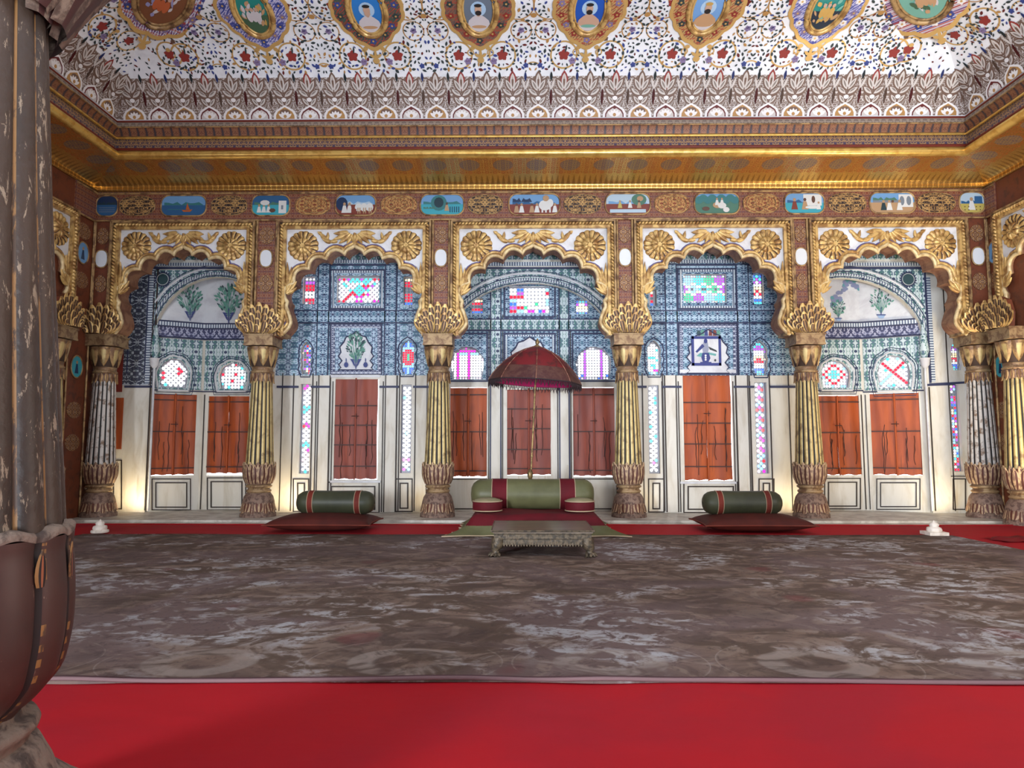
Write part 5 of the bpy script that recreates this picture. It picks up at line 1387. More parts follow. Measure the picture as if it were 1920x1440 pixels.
def stained(pl, kind, box, cell, colf, diag=False, dark=False, recess=-.10, frame=.02, kr=.49):
    a0, z0, a1, z1 = box; out = shape(kind, *box); cx = (a0 + a1) / 2; cz0 = (z0 + z1) / 2
    wn = empty('window_%d' % nwin[0], pl.pt(cx, z0, recess), kind='structure'); nwin[0] += 1
    holes = []; panes = MB(); nx = int((a1 - a0) / cell) + 3; nz_ = int((z1 - z0) / cell) + 3
    W_ = a1 - a0; H_ = z1 - z0
    if diag: nx = nz_ = nx + nz_
    for i in range(-nx, nx + 1):
        for j in range(-nz_, nz_ + 1):
            if diag: x = cx + (i - j) * cell * .7071; z = cz0 + (i + j) * cell * .7071
            else: x = cx + (i + (.5 if int(round(W_ / cell)) % 2 == 0 else 0)) * cell; z = cz0 + (j + (.5 if int(round(H_ / cell)) % 2 == 0 else 0)) * cell
            r = cell * kr
            if not (a0 < x < a1 and z0 < z < z1): continue
            pts = [(x + r * math.cos(t * math.pi / 4 + math.pi / 8), z + r * math.sin(t * math.pi / 4 + math.pi / 8)) for t in range(8)]
            if not all(inside(p, out) for p in pts):
                if not inside((x, z), out): continue
                pts = [(x + r * .7 * math.cos(t * math.pi / 4 + math.pi / 8), z + r * .7 * math.sin(t * math.pi / 4 + math.pi / 8)) for t in range(8)]
                if not all(inside(p, out) for p in pts): continue
            holes.append(pts)
            k = colf(i, j, (x - cx) / W_ * 2, (z - cz0) / H_ * 2)
            panes.add([pl.pt(x + (p[0] - x) * 1.15, p[1] + (p[1] - z) * .15, recess - .012) for p in pts], [tuple(range(8))], GLK.index(k))
    m = MB(); curve_plate(pl, out, holes, recess - .01, recess + .01, m)
    m.obj('lattice', JALI if not dark else LINE, wn)
    panes.obj('coloured_panes', [GL[k] for k in GLK], wn)
    m = MB(); m.tube([pl.pt(a, b, recess + .012) for a, b in out], frame * .6, 5, 0, True); m.obj('window_frame', FRM, wn)
    return out
JALI = flat('plaster_lattice', c(190, 190, 198), .7); FRM = flat('grey_blue_window_edge', c(120, 126, 146), .6)
rw = random.Random(3)
def bright(i, j, u, v): return rw.choice('WWWWWWKWWWTWR')
def strip_l(i, j, u, v):
    s_ = (i + j) % 7; return rw.choice({0: 'RMW', 1: 'WWK', 2: 'TTW', 3: 'WWW', 4: 'WKM', 5: 'WWT', 6: 'WWW'}[(j // 2) % 7])
def strip_w(i, j, u, v): return rw.choice('WWWWWWWWT') if v > -.7 else rw.choice('WTMCW')
def strip_r(i, j, u, v): return ['M', 'C', 'W', 'C', 'K', 'R'][(i * 2 + j + rw.choice((0, 0, 0, 1))) % 6]
def big_x(i, j, u, v):
    d = abs(abs(u) - abs(v))
    if abs(u) + abs(v) < .45: return 'T'
    if d < .16: return rw.choice('RRMK')
    if v > .3 and abs(u) < .8: return rw.choice('TWTP')
    return rw.choice('WWWWWK') if abs(u) > .2 else rw.choice('WKM')
def flowers(i, j, u, v):
    row = int((v * 1.5 + 1.5) // 1); sx_ = u * 2 + 2 + (.5 if row == 1 else 0); fx = sx_ % 1.0 - .5; fz = ((v * 1.5 + 1.5) % 1.0) - .5; r = math.hypot(fx, fz * .85)
    k = int(sx_ // 1 + row) % 4
    return 'D' if r < .13 else (['G', 'P', 'C', 'T'][k] if r < .42 else rw.choice('WWKY'))
def squares(i, j, u, v):
    if u < -.2: return ['B', 'R', 'W', 'C', 'P', 'W', 'R'][(i + j * 3 + (i % 2)) % 7]
    if u > .75: return rw.choice('CWR')
    return rw.choice('WWWWWWG') if v > -.6 else rw.choice('MWPBW')
def fiery(i, j, u, v): return 'W' if v > .75 else ('P' if v > .45 else ('R' if v > .05 else ('W' if v > -.5 else rw.choice('RK'))))
def fiery2(i, j, u, v): return 'Y' if v > .7 else ('R' if v > .3 else ('D' if v > -.2 else ('R' if v > -.7 else 'B')))
def chevron(i, j, u, v): return ['R', 'Y', 'W', 'P', 'T', 'B', 'W'][int((v * 4 + 8 + abs(u) * .9)) % 7]
def flower_v(i, j, u, v):
    r = math.hypot(u, v * 1.7); return 'G' if r < .25 else ('R' if r < .8 else ('B' if abs(v) > .55 and abs(u) > .2 else 'C'))
def dusky(i, j, u, v): return rw.choice('BYDDPR')
def plusx(i, j, u, v): return 'R' if (i + j) % 6 == 0 else ('C' if (i - j) % 6 == 0 else rw.choice('WWWWY'))
def xdiag(i, j, u, v): return 'R' if (i == 0 or (j == 0 and u > .1)) else ('C' if (j == 0 or abs(i) == 4 and abs(j) > 1) else rw.choice('WWWWT'))
def jewels(i, j, u, v): return rw.choice('RPBCBYWTDR')
def diamonds(i, j, u, v):
    d = abs(u) + abs(v); return 'T' if d < .4 else ('W' if d < .62 else ('R' if d < .85 else rw.choice('WCK')))
def pinkv(i, j, u, v): return 'M' if i in (0, -4) or v > .75 else ('C' if v > .45 and abs(u) < .6 else rw.choice('WWWWKW'))
def whitev(i, j, u, v): return 'P' if abs(i) == 3 else rw.choice('WWWWWKB' if v < -.6 else 'WWWWWWK')
# ---- windows that pierce the main back wall
W24 = [('rect', (632, 517, 711, 568), .062, big_x, True), ('rect', (568, 519, 590, 570), .07, fiery, False), ('rect', (757, 519, 773, 572), .06, fiery2, False),
       ('rect', (562, 720, 581, 888), .066, strip_l, True), ('rect', (751, 721, 771, 887), .066, strip_w, True), ('lobed', (563, 641, 584, 702), .045, dusky, False), ('lobed', (750, 637, 778, 701), .045, flower_v, False),
       ('rect', (1282, 514, 1362, 567), .052, flowers, False), ('rect', (1216, 543, 1231, 573), .06, fiery2, False), ('rect', (1413, 513, 1432, 570), .06, chevron, False),
       ('rect', (1785, 721, 1802, 884), .052, jewels, False), ('lobed', (1783, 640, 1804, 694), .044, chevron, False), ('rect', (1216, 722, 1237, 888), .066, strip_w, True), ('rect', (1417, 717, 1440, 888), .07, strip_r, True), ('lobed', (1212, 638, 1240, 702), .05, strip_w, False), ('lobed', (1411, 638, 1440, 703), .05, chevron, False)]
holes = [O1, O3, O5]
wins = []
for kind, pxb, cell, cf, dg in W24:
    b = wrect(BW, *pxb); holes.append(shape(kind, *b)); wins.append((kind, b, cell, cf, dg))
shut24 = [(626, 709, 706, 898), (1281, 700, 1372, 900)]
for sb in shut24: holes.append(shape('rect', *wrect(BW, sb[0] + 1, sb[1] + 2, sb[2] + 3, sb[3] + 1.5)))
m = MB(); curve_plate(BW, [(XL, LEDGE), (XR, LEDGE), (XR, ZT), (XL, ZT)], [h for h in holes], -.12, 0, m)
WB = S(m.obj('wall_back', CREAM))
for w_ in wins: stained(BW, w_[0], w_[1], w_[2], w_[3], w_[4])
# blue tiled upper zone with the same openings
zb_ = BW.px(975, 726)[1]
def overlay(x0, y0, x1, y1, mt, off=.008, skip=(), name='painted_field', pl=BW, parent=None):
    a0, z0, a1, z1 = wrect(pl, x0, y0, x1, y1); hs = []
    for h in holes[3:]:
        xs = [p[0] for p in h]; zs = [p[1] for p in h]
        if min(xs) > a0 and max(xs) < a1 and min(zs) > z0 and max(zs) < z1: hs.append(h)
    m = MB(); curve_plate(pl, [(a0, z0), (a1, z0), (a1, z1), (a0, z1)], hs, 0, off, m)
    return m.obj(name, mt, parent or WB)
def line(x0, y0, x1, y1, w=2.2, mt=None, off=.012, pl=BW, parent=None, name='painted_line'):
    m = MB(); h = w / 2
    if abs(x1 - x0) < abs(y1 - y0):
        ym = (y0 + y1) / 2; xm = (x0 + x1) / 2; a0, a1 = pl.px(xm - h, ym)[0], pl.px(xm + h, ym)[0]; zb0, zt0 = pl.px(xm, y1)[1], pl.px(xm, y0)[1]
        q = [(a0, zb0), (a1, zb0), (a1, zt0), (a0, zt0)]
    else: q = [pl.px(x0, y0 - h), pl.px(x1, y1 - h), pl.px(x1, y1 + h), pl.px(x0, y0 + h)]
    m.prism(pl, q, 0, off); return m.obj(name, mt or LINE, parent or WB)
def slab(x0, y0, x1, y1, mt, off=.03, name='raised_band', pl=BW, parent=None):
    m = MB(); m.rect(pl, *wrect(pl, x0, y0, x1, y1), 0, off); return m.obj(name, mt, parent or WB)
def boxline(x0, y0, x1, y1, w=2.2, mt=None, **k):
    m = MB(); pl = k.get('pl', BW)
    A = [pl.px(x0, y0), pl.px(x1, y0), pl.px(x1, y1), pl.px(x0, y1)]; B = [pl.px(x0 + w, y0 + w), pl.px(x1 - w, y0 + w), pl.px(x1 - w, y1 - w), pl.px(x0 + w, y1 - w)]
    for i in range(4):
        j = (i + 1) % 4; m.prism(pl, [A[i], A[j], B[j], B[i]], 0, k.get('off', .012))
    return m.obj('painted_border', mt or LINE, k.get('parent') or WB)
def top_cresting(xa, xb, y0, y1):
    slab(xa, y1, xb, y1 + 8, BEAD, .03, 'bead_course'); line(xa, y1 + 10, xb, y1 + 10, 3, NAVY, .03); slab(xa, y0, xb, y1, LATG, .01, 'painted_cresting')
# bay 2 and bay 4
for (o, xs, strips, sidex, hd, pan) in (
    (0, dict(v0=(597, 616), v1=(723, 742), rect=(618, 505, 723, 581), low=(619, 606, 717, 704)), None, None, None, None),
    (1, dict(v0=(1249, 1268), v1=(1383, 1403), rect=(1269, 503, 1382, 581), low=(1271, 606, 1383, 704)), None, None, None, None)):
    L, Rr = ((520, 812), (1165, 1492))[o]
    overlay(L, 478, Rr, 704, LAT if o == 0 else LAT2)
    slab(L, 455, Rr, 487, LATG, .02, 'painted_cresting'); slab(L, 488, Rr, 494, BEAD, .035, 'bead_course'); line(L, 497, Rr, 497, 3, NAVY, .03)
    for a_, b_ in (xs['v0'], xs['v1']):
        slab(a_, 497, b_, 704, LAT2, .035, 'painted_pilaster'); slab(a_, 704, b_, 960, CREAM, .035, 'plain_pilaster')
        for q in (a_ - 1, b_ + 1): line(q, 497, q, 704, 2, NAVY, .04); line(q, 704, q, 960, 1.8, LINE, .04)
        for q in (a_ - 6, b_ + 6): line(q, 715, q, 960, 1.6, LINE, .015)
    slab(L, 584, Rr, 604, LAT2, .04, 'painted_crossband'); line(L, 583, Rr, 583, 2, NAVY, .045); line(L, 606, Rr, 606, 2, NAVY, .045)
    x0, y0, x1, y1 = xs['rect']; boxline(x0, y0, x1, y1, 3, NAVY, off=.02); boxline(x0 + 5, y0 + 3, x1 - 5, y1 - 3, 4, BEAD, off=.028)
    x0, y0, x1, y1 = xs['low']; boxline(x0, y0, x1, y1 - 1, 3, NAVY, off=.02); boxline(x0 + 3, y0 + 3, x1 - 3, y1 - 3, 6, NBORD, off=.024)
    # cusped blind niche with painted tree
    m = MB(); cx = (x0 + x1) / 2; hwp = 33 if o == 0 else 40
    prof = [(1.0, 0), (.86, .06), (.98, .14), (.80, .24), (1.0, .36), (.86, .46), (.92, .60), (.70, .72), (.56, .86), (.30, .90), (0, 1.0)]
    yb_, yt_ = (694, 622) if o == 0 else (700, 618)
    P = [BW.px(cx + hwp * a, yb_ + (yt_ - yb_) * b) for a, b in prof] + [BW.px(cx - hwp * a, yb_ + (yt_ - yb_) * b) for a, b in prof[-2::-1]]
    m.prism(BW, P, 0, .018, 0); m.obj('cusped_panel', LUNW, WB)
    m = MB(); m.tube([BW.pt(a, b, .02) for a, b in P], .014, 5, 0, True); m.obj('cusped_outline', NAVY, WB)
    if o == 0:
        slab(621, 695, 715, 703, NBORD, .03, 'floral_sill_band')
    # dado panels
    for (px0, py0, px1, py1) in (((549, 897, 580, 960), (612, 903, 712, 962), (741, 897, 774, 960)) if o == 0 else ((1215, 897, 1246, 961), (1281, 903, 1384, 962), (1422, 897, 1452, 961))):
        boxline(px0, py0, px1, py1, 2.2); boxline(px0 + 8, py0 + 8, px1 - 8, py1 - 6, 2.4, off=.014)
    for seg in (((520, 560), (584, 620), (712, 748), (775, 812)) if o == 0 else ((1165, 1212), (1241, 1277), (1376, 1413), (1443, 1492))):
        line(seg[0], 725.5, seg[1], 725.5, 4, NAVY, .042)
    for q in (((548, 700), (584, 700), (748, 700), (778, 700)) if o == 0 else ((1206, 700), (1244, 700), (1408, 700), (1446, 700))):
        line(q[0], q[1], q[0], 958, 2, LINE, .014)
    for q in ((527, 800) if o == 0 else (1172, 1482)): line(q, 700, q, 958, 1.6, LINE, .014)
    # lobed borders round the small windows
    for wk in ((5, 6) if o == 0 else (14, 15)):
        kind, b, _, _, _ = wins[wk]; cxm = (b[0] + b[2]) / 2; czm = (b[1] + b[3]) / 2; s_ = shape(kind, *b)
        m = MB(); m.tube([BW.pt(cxm + (x - cxm) * 1.35, czm + (z - czm) * 1.16, .012) for x, z in s_], .012, 5, 0, True); m.obj('lobed_outline', NAVY, WB)
# painted tree pieces
TREE = [flat('tree_green_paint', c(96, 150, 134), .6), flat('tree_blue_paint', c(52, 66, 124), .6), flat('tree_dark_paint', c(44, 72, 78), .6), flat('lotus_red_paint', c(150, 48, 38), .6), flat('pot_pale_blue_paint', c(150, 176, 210), .6)]
def painted_tree(pl, x, ybase, h, w, name, pot=True, parent=None, kind=0, seed=1):
    r = random.Random(seed); m = MB(); o = [.020]; s_ = h / 60
    def d(pts, mt): m.prism(pl, [pl.px(x + a, ybase - b) for a, b in pts], o[0], o[0], mt); o[0] += .00015
    lw = w * .5
    for k in range(120 if kind != 2 else 60):
        a = r.uniform(-1, 1); b = r.uniform(.25, 1.0); rr_ = math.hypot(a, (b - .62) / .4)
        if rr_ > 1: continue
        an = R(90 - a * 60 + r.uniform(-15, 15)); L = r.uniform(5, 9) * s_
        d(lens_(a * lw - L * math.cos(an) / 2, b * h, an, L, L * .42, 3), 0 if r.random() < .72 else 2)
    for sg in (-1, 0, 1):
        for t in (.3, .6, .9): d(lens_(0, h * .15, R(90 + sg * 30 * t), h * .75 * (1 - abs(sg) * .2), 1.4 * s_, 4), 0)
    for k in range(7): a = r.uniform(-.8, .8) * lw; b = r.uniform(.4, .92) * h; d(ell(a, b, 1.7 * s_, 1.9 * s_, 7), 2)
    d([(-.9 * s_, 0), (.9 * s_, 0), (.7 * s_, h * .4), (-.7 * s_, h * .4)], 1)
    if pot:
        d([(-9 * s_, h * .12), (9 * s_, h * .12), (5 * s_, 0), (-5 * s_, 0)], 4); d([(-10 * s_, h * .14), (10 * s_, h * .14), (10 * s_, h * .10), (-10 * s_, h * .10)], 1)
    else:
        for sg in (-1, 1):
            for q in range(4): d(lens_(sg * 1 * s_, h * (.06 + q * .06), R(90 - sg * (30 + q * 14)), 10 * s_, 2.2 * s_, 4), 1)
            if kind == 1: d(ell(sg * 17 * s_, h * .12, 4 * s_, 5 * s_, 8), 1); d(lens_(sg * 17 * s_, h * .18, R(90), 9 * s_, 2 * s_, 3), 1)
    return m.obj(name, TREE, parent or WB)
painted_tree(BW, 668, 692, 64, 34, 'painted_tree', False, None, 1, 4)
# blue square picture of bay 4
e = empty('picture', BW.pt(*BW.px(1323, 658), .018), 'white picture in a dark blue square border with a figure, above the brightest orange shutter', 'picture')
m = MB(); m.rect(BW, *wrect(BW, 1297, 632, 1350, 685), .0185, .035); m.obj('picture_ground', LUNW, e)
m = MB()
for q in ((1296, 631, 1351, 636), (1296, 681, 1351, 686), (1296, 631, 1300.5, 686), (1346.5, 631, 1351, 686)): m.rect(BW, *wrect(BW, *q), .019, .042)
m.obj('blue_border', flat('strong_blue_paint', c(40, 52, 124), .5), e)
m = MB(); BP = lambda pts, mt, o: m.prism(BW, [BW.px(a, b) for a, b in pts], o, o, mt)
BP([(1318, 642), (1326, 642), (1328, 655), (1325, 666), (1318, 666), (1316, 655)], 1, .037); BP([(1316, 645), (1320, 650), (1306, 662), (1303, 660)], 0, .038); BP([(1327, 650), (1342, 657), (1344, 661), (1330, 656)], 2, .038)
BP([(1312, 662), (1305, 668), (1314, 670), (1321, 663)], 3, .039); BP([(1326, 661), (1342, 664), (1341, 668), (1328, 665)], 3, .039); BP([(1316, 662), (1328, 662), (1331, 672), (1327, 680), (1317, 680), (1314, 671)], 0, .040)
BP(ell(1322, 640, 3.5, 4.5, 12), 0, .040); [BP(ell(1322, y, 2, 2, 8), 4, .042) for y in (667, 671, 675)]; BP(ell(1340, 676, 2, 2.5, 8), 2, .039); BP([(1312, 679), (1333, 679), (1333, 682), (1312, 682)], 0, .038)
m.obj('painted_figure', [flat('figure_blue', c(40, 52, 120), .5), flat('figure_grey', c(140, 146, 168), .5), flat('figure_dark', c(40, 44, 52), .5), flat('figure_teal', c(96, 160, 158), .5), flat('figure_white', c(220, 222, 226), .5)], e)
m = MB(); BPz = lambda pts, mt, o: m.prism(BW, [BW.px(a, b) for a, b in pts], o, o, mt)
for i, (x, mt) in enumerate(((1306, 0), (1313, 1), (1320, 2), (1328, 3), (1336, 3), (1343, 1))): BPz([(x, 630), (x + 7, 630), (x + 6, 621 - (3 - abs(i - 2.5))), (x + 1, 620 - (3 - abs(i - 2.5)))], mt, .020 + i * .001)
m.obj('painted_valance', [TREE[2], TREE[0], TREE[1], flat('valance_brown', c(120, 60, 52), .6)], WB)
# bay 1 and 5 outer zones of the back wall
overlay(234, 478, 291, 722, LATD, .01); slab(234, 455, 560, 487, LATG, .02, 'painted_cresting'); slab(285, 493, 560, 499, BEAD, .03, 'bead_course'); line(285, 503, 560, 503, 4, NAVY, .035)
for q in (243, 276): line(q, 505, q, 700, 2, NAVY, .02)
line(287, 505, 287, 957, 3, LINE, .02); line(281, 560, 281, 957, 1.6, LINE, .02); slab(277, 505, 285, 720, BEADV, .02, 'bead_column'); line(234, 725, 290, 725, 4, NAVY, .02)
slab(1494, 455, 1760, 487, LATG, .02, 'painted_cresting'); slab(1494, 493, 1742, 499, BEAD, .03, 'bead_course'); line(1494, 503, 1735, 503, 4, NAVY, .035)
line(1736, 500, 1740, 718, 3, NAVY, .025); slab(1741, 520, 1748, 716, BEADV, .02, 'bead_column'); line(1738, 722, 1790, 720, 4, NAVY, .02)
for q in (1739, 1746): line(q, 726, q + 3, 958, 1.8, LINE, .02)
# spandrels of the painted niche arches
def spandrel(O, acx, rx, zs, zt_, x0, x1, ytop, mt, parent=WB, band=.20):
    hole = [p for p in O if p[1] > zs + .01]
    pts = [(a, b) for a, b in hole]
    a0, a1 = BW.px(x0, 600)[0], BW.px(x1, 600)[0]; zt2 = BW.px(960, ytop)[1]
    m = MB(); o = [(max(a0, pts[0][0] - .001), pts[0][1])] + pts + [(a1, pts[-1][1]), (a1, zt2), (a0, zt2), (a0, pts[0][1])]
    m.prism(BW, o, 0, .012); m.obj('painted_spandrel', mt, parent)
    for k, (d, w, mm) in enumerate(((.02, .02, NAVY), (.07, .055, BEAD), (.13, .02, NAVY), (.19, .05, LUNW), (.235, .015, NAVY))):
        m = MB(); arc = [(acx + (rx + d) * math.cos(t), zs + (zt_ - zs + d) * math.sin(t)) for t in [math.pi * i / 40 for i in range(41)]]
        arc = [p for p in arc if a0 < p[0] < a1]
        m.tube([BW.pt(a, b, .014) for a, b in arc], w / 2, 6, 0, False, .35, (0, 1, 0)); m.obj('arch_band', mm, parent)
spandrel(O1, c1x, r1, z1s, z1t, 289, 508, 505, LATG)
spandrel(O5, c5x, r5, z5s, z5t, 1498, 1736, 505, LATG)
slab(812, 455, 1168, 487, LATG, .02, 'painted_cresting'); slab(812, 492, 1168, 499, BEAD, .03, 'bead_course'); line(812, 503, 1168, 503, 3, NAVY, .03)
spandrel(O3, c3x, r3, z3s, z3t, 824, 1160, 505, LATG)
for x in (306, 1702): 
    p = BW.px(x, 524); m = MB()
    m.prism(BW, ell(p[0], p[1], .13, .13, 20), .012, .02, 0); m.prism(BW, [(p[0] + (.18 if i % 2 else .14) * math.cos(i * math.pi / 20), p[1] + (.18 if i % 2 else .14) * math.sin(i * math.pi / 20)) for i in range(40)], .012, .016, 1)
    m.tube([BW.pt(p[0] + .115 * math.cos(t * .26), p[1] + .115 * math.sin(t * .26), .022) for t in range(24)], .006, 4, 2, True)
    m.obj('painted_sun_disc', [TREE[2], NAVY, LUNW], WB)
# painted colonnettes at the niche edges
for x, s_ in ((288, 1), (1736, -1)):
    m = MB(); lo = BW.px(x, 958); hi = BW.px(x, 690); a = BW.px(x, 740)[0]
    m.tube([BW.pt(a, lo[1], .02), BW.pt(a, hi[1], .02)], .022, 8)
    m.tube([BW.pt(a, hi[1], .02), BW.pt(a, hi[1] + .06, .03), BW.pt(a, hi[1] + .16, .03), BW.pt(a, hi[1] + .19, .03)], [.035, .075, .085, .10], 10)
    m.tube([BW.pt(a, hi[1] + .2, .02), BW.pt(a, hi[1] + .34, .02), BW.pt(a, hi[1] + .6, .02), BW.pt(a, hi[1] + .85, .01)], [.05, .09, .06, .02], 8, 1)
    m.obj('colonnette', [LUNW, LATG], WB)

# ---- shutters
def shutter(pl, px, lab, mt, off=.0, bars=(.16, .45, .72, .92), seed=0, gap=0.0, leafgap=.002, curv=0):
    a0, z0, a1, z1 = wrect(pl, *px); r = random.Random(seed); cx = (a0 + a1) / 2
    e = empty('window_shutter', pl.pt(cx, z0, off), lab, 'shutter', 'painted wooden shutters of the niche wall')
    for sg in (-1, 1):
        lo, hi = (a0, cx - leafgap) if sg < 0 else (cx + leafgap, a1); m = MB(); n = 8; rows = []
        for i in range(13):
            z = z0 + (z1 - z0) * i / 12; rows.append([pl.pt(lo + (hi - lo) * j / n + .006 * math.sin(i * .7 + seed), z + (.010 * math.sin(j * 1.4 + seed * 2) if i == 0 else 0), off + .012 * math.sin(j * 1.1 + seed + i * .15)) for j in range(n + 1)])
        m.grid(rows, 0)
        back = [[p - pl.n * .03 for p in rw_] for rw_ in rows]; m.grid([x[::-1] for x in back], 0)
        for seq in (0, -1):
            m.grid([[rows[i][seq] for i in range(13)], [back[i][seq] for i in range(13)]], 0); 
            m.grid([rows[seq], back[seq]], 0)
        lf = m.obj('shutter_leaf', mt, e)
        # dark plank cracks
        m = MB()
        for k in range(3):
            x = lo + (hi - lo) * r.uniform(.2, .8); zz0 = z0 + (z1 - z0) * r.uniform(0, .25); zz1 = zz0 + (z1 - z0) * r.uniform(.3, .6); P = []
            for q in range(7): P.append((x + r.uniform(-.014, .014) + (q - 3) * r.uniform(-.006, .006), zz0 + (zz1 - zz0) * q / 6))
            m.tube([pl.pt(a, b, off + .016) for a, b in P], [.0055 + .003 * (q == 3) for q in range(7)], 4)
        m.obj('crack', IRON, lf)
    for t in bars:
        m = MB(); z = z1 - (z1 - z0) * t; 
        for lo, hi in ((a0 + .01, cx - .03), (cx + .03, a1 - .01)): m.rect(pl, lo, z - .011, hi, z + .011, off, off + .03)
        m.obj('batten', IRON, e)
    m = MB(); m.tube([pl.pt(cx, z0 - .01, off + .03), pl.pt(cx, z1, off + .03)], .016, 6); m.obj('centre_post', mt, e)
    m = MB(); zl = z0 + (z1 - z0) * .62
    m.tube([pl.pt(cx - .07, zl, off + .05), pl.pt(cx + .06, zl, off + .05)], .008, 6); m.tube([pl.pt(cx + .02, zl - .05, off + .05), pl.pt(cx + .02, zl + .05, off + .05)], .006, 6)
    m.obj('latch', IRON, e)
    return e
shutter(BW, shut24[0], 'tall brick red shutter pair under the painted tree panel', SHUT[1], -.03, (.275, .47, .665, .875), 1)
shutter(BW, shut24[1], 'tall bright orange shutter pair under the blue square picture', SHUT[0], -.03, (.275, .47, .665, .875), 2)
for k, sb in enumerate(shut24):
    slab(sb[0] - 7, sb[1] - 7, sb[2] + 7, sb[1] - 1, LUNW, .03, 'lintel'); slab(sb[0] - 6, sb[3] + 3, sb[2] + 8, sb[3] + 7, LUNW, .04, 'sill')

# ---- niches: faceted recesses
def facet(p0, p1):
    d = (Vector(p1) - Vector(p0)); return Plane((p0[0], p0[1]), (d.x, d.y)), d.length
def niche_shell(name, faces, ztop, specs, lun, frz, kind):
    """faces: [(p0,p1)], specs per face: list of windows / shutters"""
    root = empty(name, (faces[0][0][0], faces[0][0][1], LEDGE), kind='structure')
    for (p0, p1), sp_ in zip(faces, specs):
        pl, L = facet(p0, p1); hs = []; ws = []
        for w in sp_.get('win', ()):
            b = wrect(pl, *w[1]); hs.append(shape(w[0], *b)); ws.append((w[0], b) + w[2:])
        for s_ in sp_.get('shut', ()):
            b = wrect(pl, s_[0][0] + .8, s_[0][1] + (-1.2 if s_[-1] else 1), s_[0][2] - .6, s_[0][3] + s_[3] * .6); b = (max(b[0], .03),) + b[1:3] + (b[3],); b = (b[0], b[1], min(b[2], L - .03), b[3]); hs.append(shape('rect', *b))
        m = MB(); curve_plate(pl, [(0, LEDGE), (L, LEDGE), (L, ztop), (0, ztop)], hs, -.14, 0, m); m.obj('facet_wall', CREAM, root)
        for w in ws: stained(pl, w[0], w[1], w[2], w[3], w[4])
        for s_ in sp_.get('shut', ()): shutter(pl, s_[0], s_[1], s_[2], -.02, (.08, .47, .92), len(s_[1]))
        zf = (frz[0], frz[1]); hs2 = [h for h in hs if min(z for _, z in h) > zf[0] - 1.4 and max(z for _, z in h) < zf[0]]
        zl = BW.px(975, 722)[1] if True else 0
        if kind != 'centre':
            m = MB(); m.rect(pl, 0, zf[0], L, zf[1], 0, .03); m.obj('painted_frieze', NFRZ, root)
            m = MB(); m.rect(pl, 0, zf[1], L, zf[1] + .10, 0, .06); m.obj('bead_cornice', BEAD, root)
            for z in (zf[0], zf[1], zf[1] + .10): m = MB(); m.tube([pl.pt(0, z, .05), pl.pt(L, z, .05)], .018, 5); m.obj('painted_line', NAVY, root)
            m = MB(); m.rect(pl, 0, zf[1] + .10, L, ztop, 0, .01); m.obj('white_lunette', LUNW, root)
            # tiled field over the windows
            if hs2:
                zlo = min(z for _, z in hs2[0]) - .03
                m = MB(); curve_plate(pl, [(.03, zlo), (L - .03, zlo), (L - .03, zf[0] - .02), (.03, zf[0] - .02)], hs2, 0, .01, m); m.obj('tiled_field', LATG, root)
                m = MB(); m.tube([pl.pt(0, zlo - .03, .01), pl.pt(L, zlo - .03, .01)], .014, 5); m.obj('painted_line', NAVY, root)
                hx = [x for x, _ in hs2[0]]; hz_ = [z for _, z in hs2[0]]; cxm, czm = (min(hx) + max(hx)) / 2, (min(hz_) + max(hz_)) / 2
                for k_, mm in ((1.22, LUNW), (1.36, NAVY), (1.5, NAVY)):
                    m = MB(); m.tube([pl.pt(cxm + (x - cxm) * k_, czm + (z - czm) * (k_ - .04) + .0, .012) for x, z in hs2[0]], .02 if mm is LUNW else .008, 5, 0, True); m.obj('cusped_outline', mm, root)
        else:
            pass
        for d_ in sp_.get('dado', ()): boxline(*d_, 2.0, pl=pl, parent=root); boxline(d_[0] + 7, d_[1] + 7, d_[2] - 7, d_[3] - 5, 2.2, pl=pl, parent=root, off=.014)
        for l_ in sp_.get('lines', ()): line(*l_, 1.8, LINE, .014, pl=pl, parent=root)
    # end jambs, ceiling
    return root
zn = ZT
YN = 14.05
def XB(px, Y): return atY(px, 800, Y).x
# bay 1: angled facet then frontal facet
pA = (n1a, YB + .10); pB = (XB(377, YN), YN); pC = (n1b + .25, YN)
zfr = (atY(420, 637, YN).z, atY(420, 617, YN).z)
lab1 = 'orange brown shutter pair in the dim niche, '
N1 = niche_shell('wall_niche_dim', [(pA, pB), (pB, pC)], zn, [
    dict(win=[('arch', (299, 672, 353, 727), .066, bright, True)], shut=[((285, 738, 367, 890), lab1 + 'on its angled side', SHUT[2], 3, 0)], dado=[(284, 897, 358, 957)], lines=[(281, 740, 281, 955)]),
    dict(win=[('arch', (410, 680, 461, 729), .066, bright, False)], shut=[((388, 742, 466, 887), lab1 + 'on its flat side', SHUT[2], 8, 0)], dado=[(388, 895, 462, 957)], lines=[(380, 740, 380, 955), (372, 740, 372, 955)])], None, zfr, 'end')
pA = (XB(1492, YN), YN); pB = (XB(1621, YN), YN); pC = (n5b, YB + .10)
pA = (n5a - .25, YN)
lab5 = 'dark orange shutter pair in the potted plant niche, '
N5 = niche_shell('wall_niche_bright', [(pA, pB), (pB, pC)], zn, [
    dict(win=[('arch', (1540, 676, 1595, 727), .060, diamonds, False)], shut=[((1530, 742, 1614, 890), lab5 + 'beside the flaking pillar', SHUT[2], 2, 1)], dado=[(1545, 896, 1614, 955)], lines=[(1619, 740, 1619, 955)]),
    dict(win=[('arch', (1645, 666, 1706, 728), .062, xdiag, True)], shut=[((1633, 737, 1727, 890), lab5 + 'under crossed red and blue glass', SHUT[0], 2, 1)], dado=[(1643, 897, 1726, 956)], lines=[(1627, 740, 1627, 955)])], None, zfr, 'end')
